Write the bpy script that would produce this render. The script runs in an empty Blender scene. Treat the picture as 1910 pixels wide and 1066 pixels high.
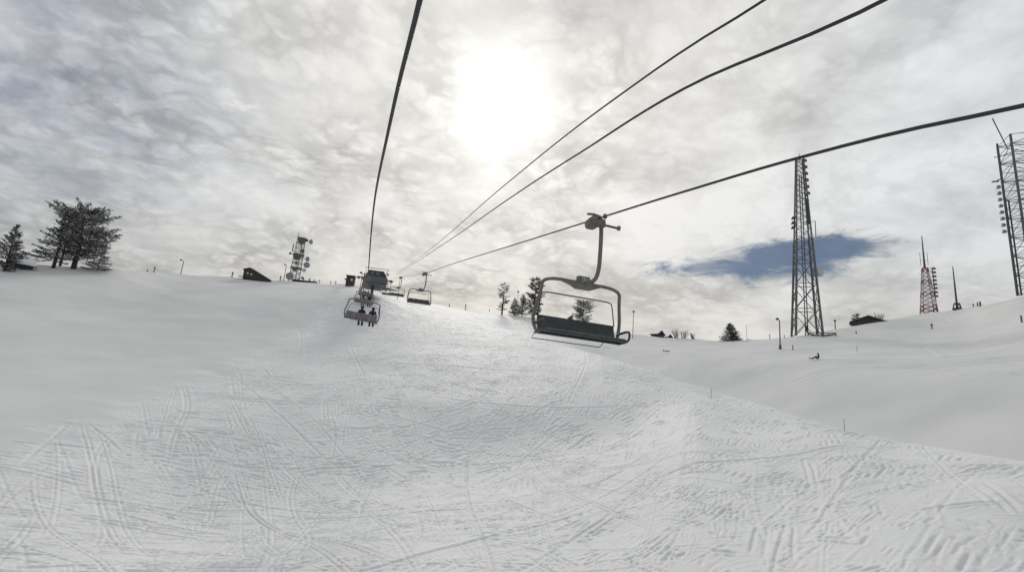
import bpy, math, random
import numpy as np
from mathutils import Vector, Matrix, Quaternion
random.seed(7); rng = np.random.default_rng(7)
R = math.radians
scene = bpy.context.scene
COL = scene.collection

# ------------------------------------------------------------------ camera
YAW, PITCH, ROLL, FPX = 17.0, 12.0, 5.0, 900.0       # FPX: focal length in pixels of a 1910 wide picture
def _cam():
    y, p, r = map(math.radians, (YAW, PITCH, ROLL))
    fw = np.array([math.sin(y)*math.cos(p), math.cos(y)*math.cos(p), math.sin(p)])
    r0 = np.array([math.cos(y), -math.sin(y), 0.0]); u0 = np.cross(r0, fw)
    return r0*math.cos(r)+u0*math.sin(r), u0*math.cos(r)-r0*math.sin(r), fw
CR, CU, CF = _cam()
cam_data = bpy.data.cameras.new('camera'); cam = bpy.data.objects.new('camera', cam_data); COL.objects.link(cam)
m = Matrix(((CR[0], CU[0], -CF[0]), (CR[1], CU[1], -CF[1]), (CR[2], CU[2], -CF[2])))
cam.matrix_world = m.to_4x4()
cam_data.sensor_width = 36; cam_data.lens = FPX/1910*36
cam_data.clip_start = 0.05; cam_data.clip_end = 20000
scene.camera = cam

def ray(px, py):
    d = CF + CR*(px-955)/FPX + CU*(533-py)/FPX
    return d/np.linalg.norm(d)
def azel(px, py):
    r = ray(px, py); return math.atan2(r[0], r[1]), r[2]/math.hypot(r[0], r[1])
def proj(P):
    P = np.asarray(P, float); z = P@CF
    return 955+FPX*(P@CR)/z, 533-FPX*(P@CU)/z

# ------------------------------------------------------------------ light
SUN = ray(925, 200)
sun_el = math.asin(SUN[2]); sun_az = math.atan2(SUN[0], SUN[1])
sd = bpy.data.lights.new('sun', 'SUN'); sd.energy = 1.5; sd.angle = R(10); sd.color = (1, .95, .88)
so = bpy.data.objects.new('sun', sd); COL.objects.link(so)
so.rotation_euler = Vector(SUN).to_track_quat('Z', 'Y').to_euler()

# ------------------------------------------------------------------ node helpers
class NT:
    def __init__(s, nt): s.nt = nt; s.n = nt.nodes; s.l = nt.links
    def new(s, t, **k):
        n = s.n.new(t)
        for a, b in k.items(): setattr(n, a, b)
        return n
    def put(s, sock, v):
        if isinstance(v, bpy.types.NodeSocket): s.l.new(v, sock)
        elif v is not None: sock.default_value = v
    def math(s, op, a, b=None, c=None, clamp=False):
        n = s.new('ShaderNodeMath', operation=op, use_clamp=clamp)
        s.put(n.inputs[0], a); s.put(n.inputs[1], b); s.put(n.inputs[2], c)
        return n.outputs[0]
    def vmath(s, op, a, b=None, out=0):
        n = s.new('ShaderNodeVectorMath', operation=op); s.put(n.inputs[0], a)
        if b is not None: s.put(n.inputs[1], b)
        return n.outputs[out]
    def noise(s, vec, scale, detail=4, rough=.5, dist=0, out='Fac', norm=True):
        n = s.new('ShaderNodeTexNoise'); n.normalize = norm
        s.put(n.inputs['Vector'], vec); n.inputs['Scale'].default_value = scale
        n.inputs['Detail'].default_value = detail; n.inputs['Roughness'].default_value = rough
        n.inputs['Distortion'].default_value = dist
        return n.outputs[out]
    def ramp(s, fac, stops, interp='LINEAR'):
        n = s.new('ShaderNodeValToRGB'); n.color_ramp.interpolation = interp
        e = n.color_ramp.elements
        while len(e) < len(stops): e.new(.5)
        for el, (p, c) in zip(e, stops):
            el.position = p; el.color = (c, c, c, 1) if not hasattr(c, '__len__') else (*c, 1)
        s.put(n.inputs[0], fac); return n.outputs[0]
    def mix(s, fac, a, b, mode='MIX'):
        n = s.new('ShaderNodeMix', data_type='RGBA', blend_type=mode)
        s.put(n.inputs[0], fac); s.put(n.inputs[6], a); s.put(n.inputs[7], b); return n.outputs[2]
    def mapr(s, v, a, b, c=0., d=1., smooth=False):
        n = s.new('ShaderNodeMapRange'); n.clamp = True
        if smooth: n.interpolation_type = 'SMOOTHSTEP'
        s.put(n.inputs[0], v)
        for i, q in enumerate((a, b, c, d)): n.inputs[i+1].default_value = q
        return n.outputs[0]
    def comb(s, x, y, z):
        n = s.new('ShaderNodeCombineXYZ'); s.put(n.inputs[0], x); s.put(n.inputs[1], y); s.put(n.inputs[2], z); return n.outputs[0]
    def sep(s, v):
        n = s.new('ShaderNodeSeparateXYZ'); s.put(n.inputs[0], v); return n.outputs

# ------------------------------------------------------------------ sky: physical sky seen through a broken altocumulus layer
def build_world():
    w = bpy.data.worlds.new('World'); scene.world = w; w.use_nodes = True
    w.node_tree.nodes.clear(); g = NT(w.node_tree)
    tc = g.new('ShaderNodeTexCoord').outputs['Generated']
    D = g.vmath('NORMALIZE', tc); dx, dy, dz = g.sep(D)
    sky = g.new('ShaderNodeTexSky'); sky.sky_type = 'NISHITA'; sky.sun_disc = False
    sky.sun_elevation = sun_el; sky.sun_rotation = sun_az; sky.altitude = 1800; sky.air_density = 1.0
    sky.dust_density = 0.3; sky.ozone_density = 1.6
    b1 = g.new('ShaderNodeBackground'); g.put(b1.inputs[0], sky.outputs[0]); b1.inputs[1].default_value = SKY_STR
    # the cloud layer lies on a flat sheet overhead: project the view direction onto it
    zz = g.math('MAXIMUM', dz, 0.0); den = g.math('ADD', zz, 0.30)
    P = g.vmath('MULTIPLY', g.comb(g.math('DIVIDE', dx, den), g.math('DIVIDE', dy, den), 0.0), (1.25, 1.25, 0))
    warp = g.noise(P, 1.6, 3, .5, out='Color')
    P2 = g.vmath('ADD', P, g.vmath('MULTIPLY', g.vmath('SUBTRACT', warp, (.5, .5, .5)), (.22, .22, 0)))
    big = g.noise(P2, 1.1, 5, .55)
    mid = g.noise(P2, 3.6, 7, .55, .3)
    PW = g.vmath('ADD', P2, g.vmath('MULTIPLY', g.vmath('SUBTRACT', g.noise(P, 9, 4, .6, out='Color'), (.5, .5, .5)), (.125, .125, 0)))
    def cells(scale, lo, hi, v):
        vor = g.new('ShaderNodeTexVoronoi', feature='SMOOTH_F1'); g.put(vor.inputs['Vector'], g.vmath('MULTIPLY', PW, (1, 1.25, 1)))
        vor.inputs['Scale'].default_value = scale; vor.inputs['Smoothness'].default_value = v
        return g.mapr(vor.outputs['Distance'], lo, hi, 0, 1, True)
    cell = g.math('ADD', g.math('MULTIPLY', cells(9.5, .25, .64, .25), .60), g.math('MULTIPLY', cells(24, .22, .62, .25), .34))
    fine = g.noise(P2, 22, 6, .65)
    # cell-like puffs on the left of the sun, looser heaps towards the right
    side = g.mapr(g.math('SUBTRACT', dx, g.math('MULTIPLY', dy, .42)), -.30, .45, 0, 1, True)
    patch = g.mapr(g.noise(P, 2.3, 3, .5), .34, .62, .15, 1.30)
    puff = g.math('MULTIPLY', g.math('MULTIPLY', cell, patch), g.mapr(side, 0, 1, .86, .40))
    mass = g.mapr(g.noise(g.vmath('ADD', P2, (3.1, 1.7, 0)), 1.7, 6, .58, .35), .40, .66, -.12, .62, True)
    th = g.math('ADD', g.math('MULTIPLY', g.math('SUBTRACT', mid, .5), g.mapr(side, 0, 1, .62, 1.1)), g.math('MULTIPLY', g.math('SUBTRACT', big, .5), .8))
    th = g.math('ADD', th, g.math('MULTIPLY', mass, g.mapr(side, 0, 1, .12, .95)))
    th = g.math('ADD', th, g.math('MULTIPLY', g.math('SUBTRACT', fine, .5), .50))
    th = g.math('ADD', th, puff)                  # thickness: positive = thick, darker underside
    # angle from the sun
    cs = g.vmath('DOT_PRODUCT', D, tuple(SUN), out=1)
    ang = g.math('ARCCOSINE', g.math('MINIMUM', cs, .99999))
    def gauss(sig, amp):
        q = g.math('DIVIDE', ang, R(sig)); return g.math('MULTIPLY', g.math('EXPONENT', g.math('MULTIPLY', g.math('MULTIPLY', q, q), -1)), amp)
    angw = None
    base = g.math('ADD', g.math('ADD', gauss(44, .23), gauss(17, .06)), .645)
    shade = g.math('SUBTRACT', 1.06, g.math('MULTIPLY', th, CLOUD_CONTRAST))
    shade = g.math('MINIMUM', g.math('MAXIMUM', shade, .45), 1.10)
    lum = g.math('MULTIPLY', base, shade)
    lum = g.math('ADD', lum, g.math('ADD', gauss(6.6, .30), gauss(3.8, .8)))
    # lower band is greyer
    low = g.mapr(dz, .05, .42, .0, 1, True)
    lum = g.math('MULTIPLY', lum, g.mapr(low, 0, 1, .93, 1.0))
    tint = g.mix(g.mapr(ang, R(8), R(55), 0, 1, True), (1.0, .975, .925, 1), (.955, .985, 1.02, 1))
    warmlow = g.mix(g.mapr(dz, .10, .34, .0, 1, True), (1.0, .97, .91, 1), (1, 1, 1, 1))
    tint = g.mix(1.0, tint, warmlow, 'MULTIPLY')
    colr = g.vmath('MULTIPLY', tint, g.comb(lum, lum, lum))
    def hole(px, py, wx, wy, rot=0, amp=1.):
        c = ray(px, py)
        rt = np.cross(c, CU); rt /= np.linalg.norm(rt); up = np.cross(rt, c)
        a = math.radians(rot); r2 = rt*math.cos(a)+up*math.sin(a); u2 = up*math.cos(a)-rt*math.sin(a)
        u = g.math('DIVIDE', g.vmath('DOT_PRODUCT', D, tuple(r2), out=1), wx)
        v = g.math('DIVIDE', g.vmath('DOT_PRODUCT', D, tuple(u2), out=1), wy)
        f = g.math('GREATER_THAN', g.vmath('DOT_PRODUCT', D, tuple(c), out=1), 0)
        e = g.math('EXPONENT', g.math('MULTIPLY', g.math('ADD', g.math('MULTIPLY', u, u), g.math('MULTIPLY', v, v)), -1))
        return g.math('MULTIPLY', g.math('MULTIPLY', e, f), amp)
    veil = g.math('ADD', hole(-40, 60, .34, .30, -25, 1.0), hole(1130, -60, .16, .07, -5, .55))   # thin, bluish parts of the layer
    veil = g.math('MULTIPLY', veil, g.mapr(g.noise(P2, 4.2, 6, .6), .32, .62, .25, 1))
    colr = g.vmath('MULTIPLY', colr, g.mix(g.math('MINIMUM', veil, 1), (1, 1, 1, 1), (.50, .54, .62, 1)))
    b2 = g.new('ShaderNodeBackground'); g.put(b2.inputs[0], colr); b2.inputs[1].default_value = 1
    # gaps in the layer: blue holes
    h = hole(1460, 480, .125, .046, 0, 1.2)
    for a in ((1560, 458, .125, .019, 4, .95), (1350, 500, .15, .018, -3, .30), (1240, 500, .08, .014, 0, .45)):
        h = g.math('ADD', h, hole(*a))
    streak = g.noise(g.vmath('MULTIPLY', D, (11, 11, 30)), 1.0, 9, .66, .7)
    hs = g.math('ADD', h, g.math('MULTIPLY', g.math('SUBTRACT', streak, .5), 3.1))
    gap = g.math('MULTIPLY', g.mapr(hs, .26, 1.25, 0, .88, True), g.mapr(h, .05, .3, 0, 1))
    mx = g.new('ShaderNodeMixShader'); g.put(mx.inputs[0], gap); g.l.new(b2.outputs[0], mx.inputs[1]); g.l.new(b1.outputs[0], mx.inputs[2])
    out = g.new('ShaderNodeOutputWorld'); g.l.new(mx.outputs[0], out.inputs[0])
    w.cycles.sampling_method = 'MANUAL'; w.cycles.sample_map_resolution = 1024
SKY_STR = 0.040
CLOUD_CONTRAST = 0.36
build_world()
scene.view_settings.view_transform = 'Standard'; scene.view_settings.look = 'None'
scene.view_settings.exposure = 0.0; scene.view_settings.gamma = 1
scene.cycles.use_denoising = True
scene.cycles.max_bounces = 6; scene.cycles.diffuse_bounces = 3

# ------------------------------------------------------------------ materials
MATS = {}
def mat(name, col, rough=.6, metal=0., var=0., vscale=3., bump=0., bscale=20., spec=.4):
    if name in MATS: return MATS[name]
    mt = bpy.data.materials.new(name); mt.use_nodes = True; mt.node_tree.nodes.clear(); g = NT(mt.node_tree)
    p = g.new('ShaderNodeBsdfPrincipled'); o = g.new('ShaderNodeOutputMaterial'); g.l.new(p.outputs[0], o.inputs[0])
    p.inputs['Roughness'].default_value = rough; p.inputs['Metallic'].default_value = metal
    p.inputs['Specular IOR Level'].default_value = spec
    tc = g.new('ShaderNodeTexCoord').outputs['Object']
    if var > 0:
        n = g.noise(tc, vscale, 5, .6)
        a = tuple(c*(1-var) for c in col)+(1,); b = tuple(min(1, c*(1+var)) for c in col)+(1,)
        g.put(p.inputs['Base Color'], g.mix(g.mapr(n, .3, .7), a, b))
    else: p.inputs['Base Color'].default_value = (*col, 1)
    if bump > 0:
        bn = g.new('ShaderNodeBump'); bn.inputs['Strength'].default_value = bump; bn.inputs['Distance'].default_value = .02
        g.put(bn.inputs['Height'], g.noise(tc, bscale, 4, .6)); g.l.new(bn.outputs[0], p.inputs['Normal'])
    MATS[name] = mt; return mt
M_STEEL = mat('flare_lightened_steel', (.15, .143, .13), .55, .1, .25, 5)  # grey lightened to put the lens flare veil into the colour
M_STEELD = mat('dark_steel', (.05, .05, .053), .5, .1, .25, 5)
M_SEAT = mat('seat_plastic', (.032, .043, .043), .5, 0, .3, 3, .1, 30)
M_SEATB = mat('seat_back_plastic', (.15, .135, .145), .55, 0, .2, 3)
M_ROPE = mat('rope_steel', (.035, .035, .036), .65, 0, .25, 12, .25, 40)
M_PLATE = mat('number_plate', (.09, .09, .1), .5)
M_DIGIT = mat('number_paint', (.45, .45, .48), .5)
M_WOOD = mat('dark_wood', (.05, .042, .04), .8, 0, .3, 4, .3, 20)
M_GLASS = mat('window_glass', (.5, .52, .53), .2, 0, 0)
M_MAST = mat('galvanised_steel', (.10, .102, .108), .5, .1, .25, 2)
M_MASTL = mat('hazed_galvanised_steel', (.42, .42, .43), .5, .3, .2, 2)  # haze over the dish tower is put into this paler grey
M_RED = mat('red_tower_paint', (.17, .04, .05), .6, 0, .2, 2)
M_WHITE = mat('white_tower_paint', (.42, .40, .41), .6, 0, .1, 2)
M_DRUM = mat('antenna_grey', (.22, .225, .24), .55, 0, .25, 3)
M_DRUMD = mat('antenna_dark', (.08, .084, .09), .55, 0, .25, 3)
M_BARK = mat('bark', (.045, .036, .03), .9, 0, .4, 8, .5, 20)
M_NEEDLE = mat('pine_needles', (.042, .052, .038), .8, 0, .45, 1.5)
M_FROST = mat('frosted_needles', (.34, .35, .34), .85, 0, .4, 1.5)
M_SNOWP = mat('lying_snow', (.72, .74, .76), .7, 0, .06, 2, .3, 6)
M_BLACK = mat('black_cloth', (.018, .018, .022), .85, 0, .2, 8)
M_NAVY = mat('navy_cloth', (.02, .025, .04), .85, 0, .2, 8)
M_GREYC = mat('grey_cloth', (.09, .095, .11), .85, 0, .2, 8)
M_SKIN = mat('skin', (.45, .28, .21), .6)
M_SKI = mat('ski_top', (.05, .035, .05), .4)
M_SKIR = mat('ski_top_red', (.25, .05, .07), .4)
M_GOGGLE = mat('goggle_lens', (.02, .02, .03), .15)
M_HOUSE = mat('terminal_cladding', (.10, .102, .112), .5, 0, .15, .6)
M_HOUSED = mat('terminal_dark_glass', (.028, .03, .036), .3, 0, .3, .6)
M_CABIN = mat('cabin_brown', (.045, .036, .03), .7, 0, .2, 2)
M_BAMBOO = mat('marker_pole', (.1, .09, .08), .7)

# ------------------------------------------------------------------ terrain
def pchip_slopes(X, Y):
    h = np.diff(X, axis=0); d = np.diff(Y, axis=0)/h
    m = np.zeros_like(Y)
    w1 = 2*h[1:]+h[:-1]; w2 = h[1:]+2*h[:-1]
    with np.errstate(divide='ignore', invalid='ignore'):
        t = (w1+w2)/(w1/d[:-1]+w2/d[1:])
    m[1:-1] = np.where(d[:-1]*d[1:] > 0, np.nan_to_num(t), 0)
    m[0] = d[0]; m[-1] = d[-1]
    return m
def cr_slopes(X, Y):       # smoother (non monotone) slopes, used between the rings of the terrain
    h = np.diff(X, axis=0); d = np.diff(Y, axis=0)/h
    m = np.zeros_like(Y); m[1:-1] = (d[:-1]*h[1:]+d[1:]*h[:-1])/(h[1:]+h[:-1]); m[0] = d[0]; m[-1] = d[-1]
    return m
def herm(X, Y, M, x):      # X,Y,M (K,N); x (Q,) or (Q,N)
    if x.ndim == 1: x = np.repeat(x[:, None], X.shape[1], 1)
    K, N = X.shape
    idx = np.zeros(x.shape, int)
    for k in range(1, K-1): idx += (x >= X[k][None, :])
    c = np.arange(N)[None, :]
    x0, x1 = X[idx, c], X[idx+1, c]; h = x1-x0; t = np.clip((x-x0)/h, -1, 1.0)
    t = np.where(x < x0, (x-x0)/h, t)
    return ((1+2*t)*(1-t)**2*Y[idx, c]+t*(1-t)**2*h*M[idx, c]+t*t*(3-2*t)*Y[idx+1, c]+t*t*(t-1)*h*M[idx+1, c])

LAY = {
 'near':  [(-200,1066,25),(0,1066,24),(500,1066,22),(955,1066,20),(1400,1066,19.5),(1700,1066,19.5),(1910,1066,20),(2100,1066,21)],
 'crease':[(-200,985,30.5),(0,985,30.5),(400,985,31),(800,908,37),(1000,862,40.5),(1180,806,45),(1310,752,49.5),(1420,800,41.5),(1600,868,31),(1910,940,25),(2100,955,25)],
 'mid':   [(-200,835,41),(0,835,40),(300,800,44),(600,760,50),(900,740,53),(1100,726,55.5),(1290,727,56),(1400,762,48.5),(1500,800,40.5),(1700,855,33),(1910,885,28.8),(2100,895,28)],
 'crest': [(-200,690,62),(0,690,62),(300,640,80),(600,610,90),(700,606,89),(850,614,92),(1050,645,86),(1150,672,74),(1280,712,61),(1400,747,52),(1500,778,46),(1700,828,38),(1910,858,33),(2100,870,31)],
 'field': [(-200,560,100),(0,560,102),(300,560,115),(600,556,112),(700,553,108),(770,574,110),(850,592,116),(1050,625,114),(1243,663,98),(1400,675,88),(1527,683,79),(1700,695,71),(1910,705,65),(2100,705,63)],
 'sky':   [(-200,477,130),(0,487,135),(100,494,137),(200,500,140),(340,511,170),(430,517,172),(550,525,175),(620,530,165),(640,528.5,158),(700,538,150),(765,555,148),(830,570,150),(985,590,143),(1150,618,150),(1240,629,165),(1340,636,155),(1400,634,150),(1480,627,145),(1560,614,160),(1640,600,172),(1735,584,195),(1785,578,190),(1850,568,170),(1910,553,160),(2100,520,150)],
}
def lay_fn(name):
    a = np.array([(*azel(px, py), d) for px, py, d in LAY[name]])
    az, te, d = a[:, 0], a[:, 1], a[:, 2]
    X = az[:, None]
    ms, md = pchip_slopes(X, te[:, None]), pchip_slopes(X, d[:, None])
    def f(q):
        qc = np.clip(q, az[0], az[-1])
        return herm(X, d[:, None], md, qc[:, None])[:, 0], herm(X, te[:, None], ms, qc[:, None])[:, 0]
    return f
LF = {k: lay_fn(k) for k in LAY}
def column(az):
    """rings of (distance, height) for each azimuth"""
    az = np.atleast_1d(az).astype(float)
    azc = np.where(az > math.pi, az-2*math.pi, az)
    g = {k: f(azc) for k, f in LF.items()}
    D, Z = [], []
    def add(d, te): D.append(d); Z.append(d*te)
    n = len(az)
    D.append(np.full(n, 1.5)); Z.append(np.full(n, -8.3))
    D.append(np.full(n, 8.0)); Z.append(np.full(n, -8.2)+.12*8*np.sin(azc))
    for k in ('near', 'crease', 'mid', 'crest'): add(*g[k])
    dc, tc = g['crest']; df, tf = g['field']
    w = np.clip((np.degrees(azc)-22)/9, 0, 1); w = w*w*(3-2*w)
    dd = dc+(df-dc)*np.where(w > 0, .38, .38)
    add(dd, (1-w)*(tc+(tf-tc)*.45)+w*(tc-math.tan(R(1.0))))
    add(df, tf)
    ds, ts = g['sky']; ts = ts-.001
    add(df+(ds-df)*.30, tf+(ts-tf)*.40); add(df+(ds-df)*.65, tf+(ts-tf)*.76); add(ds, ts)
    add(ds*1.12, ts-.016); add(ds*1.0+300, ts*.35); D.append(np.full(n, 6000.)); Z.append(np.full(n, -300.))
    D = np.array(D); Z = np.array(Z)
    # behind the camera the hill simply falls away
    a = np.degrees(np.abs(azc-R(17))); wb = np.clip((a-62)/50, 0, 1); wb = wb*wb*(3-2*wb)
    Zb = -8.3+.13*D*np.cos(azc)*np.where(D < 400, 1, .2)
    return D, Z*(1-wb)+Zb*wb
WAV = [(rng.uniform(0, 2*math.pi), rng.uniform(4, 22), rng.uniform(0, 6.28)) for _ in range(22)]
def undul(x, y):
    s = 0
    for a, L, p in WAV: s = s+math.sqrt(L/22)*np.sin(2*math.pi*(x*math.cos(a)+y*math.sin(a))/L+p)
    return s*.022
def terr(az, d):
    D, Z = column(az); return herm(D, Z, .35*cr_slopes(D, Z)+.65*pchip_slopes(D, Z), np.asarray(d, float))
def ground_z(x, y):
    x = float(x); y = float(y); az = math.atan2(x, y); d = math.hypot(x, y)
    return float(terr(np.array([az]), np.array([d]))[0, 0]+undul(x, y)*min(1, d/20))
def gp(px, py, d, dz=0.):
    """point on the ground at horizontal distance d in the direction of a picture column"""
    az, _ = azel(px, py); x, y = d*math.sin(az), d*math.cos(az)
    return Vector((x, y, ground_z(x, y)+dz))
def hit(px, py, d0=10, d1=190):
    """first place where the view ray meets the ground"""
    az, te = azel(px, py); ds = np.linspace(d0, d1, 900)
    z = terr(np.array([az]), ds)[:, 0]
    k = np.argmax(z > ds*te) if (z > ds*te).any() else int(np.argmin(ds*te-z))
    d = ds[k]; return np.array([d*math.sin(az), d*math.cos(az)])
def gx(px, py, lo=12, hi=190):
    P = hit(px, py, lo, hi); return Vector((P[0], P[1], ground_z(P[0], P[1])))
def height_to(P, py):
    lo, hi = 0.0, 120.0
    for _ in range(40):
        mm = (lo+hi)/2
        if proj((P[0], P[1], P[2]+mm))[1] > py: lo = mm
        else: hi = mm
    return lo

# ski tracks: impulses drawn into a map, then turned into grooves with raised edges
def gauss_fft(shape, cell, sx):
    fy = np.fft.fftfreq(shape[0], cell)[:, None]; fx = np.fft.rfftfreq(shape[1], cell)[None, :]
    return np.exp(-2*(math.pi*sx)**2*(fx*fx+fy*fy))
class TrackMap:
    def __init__(s, x0, x1, y0, y1, cell):
        s.x0, s.y0, s.c = x0, y0, cell; s.nx = int((x1-x0)/cell); s.ny = int((y1-y0)/cell)
        s.layers = {}
    def stroke(s, xs, ys, w, amp):
        """polyline densely sampled; w = groove half-width class"""
        seg = np.hypot(np.diff(xs), np.diff(ys)); L = np.concatenate([[0], np.cumsum(seg)])
        n = max(2, int(L[-1]/s.c)); t = np.linspace(0, L[-1], n)
        X = np.interp(t, L, xs); Y = np.interp(t, L, ys)
        e = np.minimum(1, np.minimum(t, L[-1]-t)/(.18*L[-1]+1e-6))
        CL = (.026, .04, .06, .09, .13, .2, .3); w = min(CL, key=lambda q: abs(math.log(q/w)))
        s.layers.setdefault(w, []).append((X, Y, e*amp))
    def bake(s):
        H = np.zeros((s.ny, s.nx))
        for w, lst in s.layers.items():
            X = np.concatenate([a[0] for a in lst]); Y = np.concatenate([a[1] for a in lst]); A = np.concatenate([a[2] for a in lst])
            i = ((X-s.x0)/s.c).astype(int); j = ((Y-s.y0)/s.c).astype(int)
            ok = (i >= 0) & (i < s.nx) & (j >= 0) & (j < s.ny)
            I = np.bincount(j[ok]*s.nx+i[ok], weights=A[ok], minlength=s.nx*s.ny).reshape(s.ny, s.nx)
            F = np.fft.rfft2(I); g1 = gauss_fft(I.shape, s.c, w); g2 = gauss_fft(I.shape, s.c, w*2.1)
            k = math.sqrt(2*math.pi)*w/s.c
            h = np.fft.irfft2(F*(-g1*k+g2*k*1.05*1.0), I.shape)
            H += h
        s.H = np.where(H < 0, .075*np.tanh(H/.065), .050*np.tanh(H/.042)); return s
    def sample(s, x, y):
        fx = (x-s.x0)/s.c; fy = (y-s.y0)/s.c
        ok = (fx > 1) & (fx < s.nx-2) & (fy > 1) & (fy < s.ny-2)
        fx = np.clip(fx, 0, s.nx-2); fy = np.clip(fy, 0, s.ny-2)
        i = fx.astype(int); j = fy.astype(int); u = fx-i; v = fy-j; H = s.H
        return ok*(H[j, i]*(1-u)*(1-v)+H[j, i+1]*u*(1-v)+H[j+1, i]*(1-u)*v+H[j+1, i+1]*u*v)
BL = np.array([(-30, -5), (-24, 15), (-20.5, 26), (-18.1, 35.7), (-16.1, 52.6), (-13.4, 68.7), (-7.7, 99.7), (-6, 112)])
def left_edge(y): return np.interp(y, BL[:, 1], BL[:, 0])
crest_az = np.radians(np.linspace(18, 70, 60)); _cd = LF['crest'](crest_az)[0]
CRX, CRY = _cd*np.sin(crest_az), _cd*np.cos(crest_az)
def wob(a): return .9*np.sin(a*.9)+.7*np.sin(a*2.3+1)+.45*np.sin(a*5.1+2)+.3*np.sin(a*11.+.4)
def inside(x, y, soft=1.8):
    l = np.clip((x-left_edge(y)+wob(y+.2*x))/soft+.5, 0, 1)
    az = np.arctan2(x, y); d = np.hypot(x, y)
    dc = LF['crest'](np.atleast_1d(az).ravel())[0].reshape(np.shape(np.atleast_1d(az)))
    r = np.where(az > R(20), np.clip((dc+.6+.8*wob(x*1.1)-d)/2+.5, 0, 1), 1)
    far = np.clip((150-d)/30, 0, 1)
    return l*r*far
def make_tracks():
    T = TrackMap(-42, 60, 2, 146, .04)
    def arc(x, y, ang, L, curv, w, amp):
        n = 14; t = np.linspace(-.5, .5, n)*L; th = ang+curv*t
        dx = np.cos(th); dy = np.sin(th); st = L/(n-1)
        X = x+np.cumsum(dx)*st-dx.sum()*st/2; Y = y+np.cumsum(dy)*st-dy.sum()*st/2
        T.stroke(X, Y, w, amp)
    WS = (.026, .04, .06)
    # bundles of short skid marks, long traverses on the left and cross-hatched ones on the right
    for k in range(21000):
        d = 12+130*rng.random()**.82; az = R(rng.uniform(-45, 72)); x = d*math.sin(az); y = d*math.cos(az)
        if inside(np.array([x]), np.array([y]))[0] < rng.random(): continue
        left = np.clip((6-x)/22, 0, 1)
        mean = .20-.10*left
        if rng.random() < .66+.2*left: ang = rng.normal(mean+(.35 if rng.random() < .5 else -.05)*(1-left), .12+.16*(1-left))
        else: ang = rng.uniform(-1.4, 1.4)
        L = rng.gamma(1.8, (.8+2.2*left)*(1 if rng.random() < .35 else .45))+.3
        nb = rng.integers(1, 6); sp = rng.uniform(.12, .45); curv = rng.normal(0, .02+.05*(1-left))
        w = WS[rng.integers(0, 3)]*(1+max(0, d-28)/50) if d < 60 else WS[rng.integers(1, 3)]*(1.5 if d < 85 else 2.2); amp = w*rng.uniform(.55, 1.9)*(.85+.35*(1-left))
        if rng.random() < .25: amp *= -.9
        for b in range(nb):
            o = (b-nb/2)*sp; j = rng.normal(0, .25)
            arc(x-math.sin(ang)*o+math.cos(ang)*j, y+math.cos(ang)*o+math.sin(ang)*j, ang+rng.normal(0, .05), L*rng.uniform(.4, 1.2), curv, w, amp*rng.uniform(.4, 1.25))
    # runs straight down the hill, a pair of grooves each
    for k in range(1000):
        y0 = rng.uniform(8, 100); L = rng.uniform(8, 38); n = 30; t = np.linspace(0, 1, n)
        x0 = rng.uniform(-24, 40); a = rng.normal(-.12, .35) if rng.random() < .35 else rng.uniform(-3.2, 3.2)/1.0; L = L if abs(a) < .8 else L/(1+abs(a))
        Y = y0+t*L; X = x0+a*t*L+rng.uniform(.1, .9)*np.sin(t*L/rng.uniform(2.5, 7)+rng.uniform(0, 6))
        ok = inside(X, Y) > .5
        if ok.sum() < 8: continue
        X, Y = X[ok], Y[ok]; w = WS[rng.integers(0, 3)]; w *= rng.uniform(.7, 1.4); amp = w*rng.uniform(.6, 1.5)
        T.stroke(X, Y, w, amp)
        if rng.random() < .6: T.stroke(X+.28, Y, w, amp*.9)
    # tracks one can pick out in the picture, lying where they lie on the slope
    for pts, w, a in (
        ([(1560,868),(1568,910),(1553,950),(1580,985),(1620,1040)], .06, -.045), ([(1410,870),(1405,920),(1415,965),(1450,1030)], .06, -.045),
        ([(100,808),(120,850),(140,905),(165,950)], .06, .045), ([(418,785),(440,840),(455,890),(480,960),(520,1035)], .06, .045),
        ([(358,725),(372,748),(390,752)], .06, .045), ([(690,885),(730,920),(790,960)], .045, -.03), ([(950,700),(945,745),(975,800)], .06, .045),
        ([(850,660),(835,710),(870,745),(910,775)], .045, .03), ([(1200,1035),(1320,1020),(1440,1012),(1560,1006)], .045, .03),
        ([(1460,1000),(1600,985),(1740,978)], .045, .03), ([(990,1060),(960,1020),(930,985)], .045, .03), ([(0,1000),(200,985),(420,980),(560,990)], .045, .03),
        ([(880,880),(1010,850),(1150,800),(1290,735)], .06, .045), ([(820,870),(1000,825),(1180,760)], .06, .045), ([(600,900),(760,860),(960,820)], .06, .045),
        ([(1060,700),(1100,760),(1090,800)], .06, -.045), ([(640,770),(700,830),(720,870)], .045, -.03), ([(30,985),(45,1030),(50,1066)], .06, .045), ([(1235,1060),(1250,960),(1262,880),(1275,800),(1290,750)], .2, -.07), ([(1450,1060),(1480,940),(1465,870)], .2, -.06), ([(1020,1066),(1090,960),(1130,890)], .2, .05), ([(1640,1066),(1560,960),(1500,860)], .2, -.05)):
        P = np.array([hit(*p) for p in pts]); t = np.arange(len(P)); tt = np.linspace(0, len(P)-1, 40)
        X = np.interp(tt, t, P[:, 0]); Y = np.interp(tt, t, P[:, 1])
        k = np.ones(5)/5; Xp = np.convolve(np.pad(X, 2, 'edge'), k, 'valid'); Yp = np.convolve(np.pad(Y, 2, 'edge'), k, 'valid')
        T.stroke(Xp, Yp, w, a)
    return T.bake()
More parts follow.
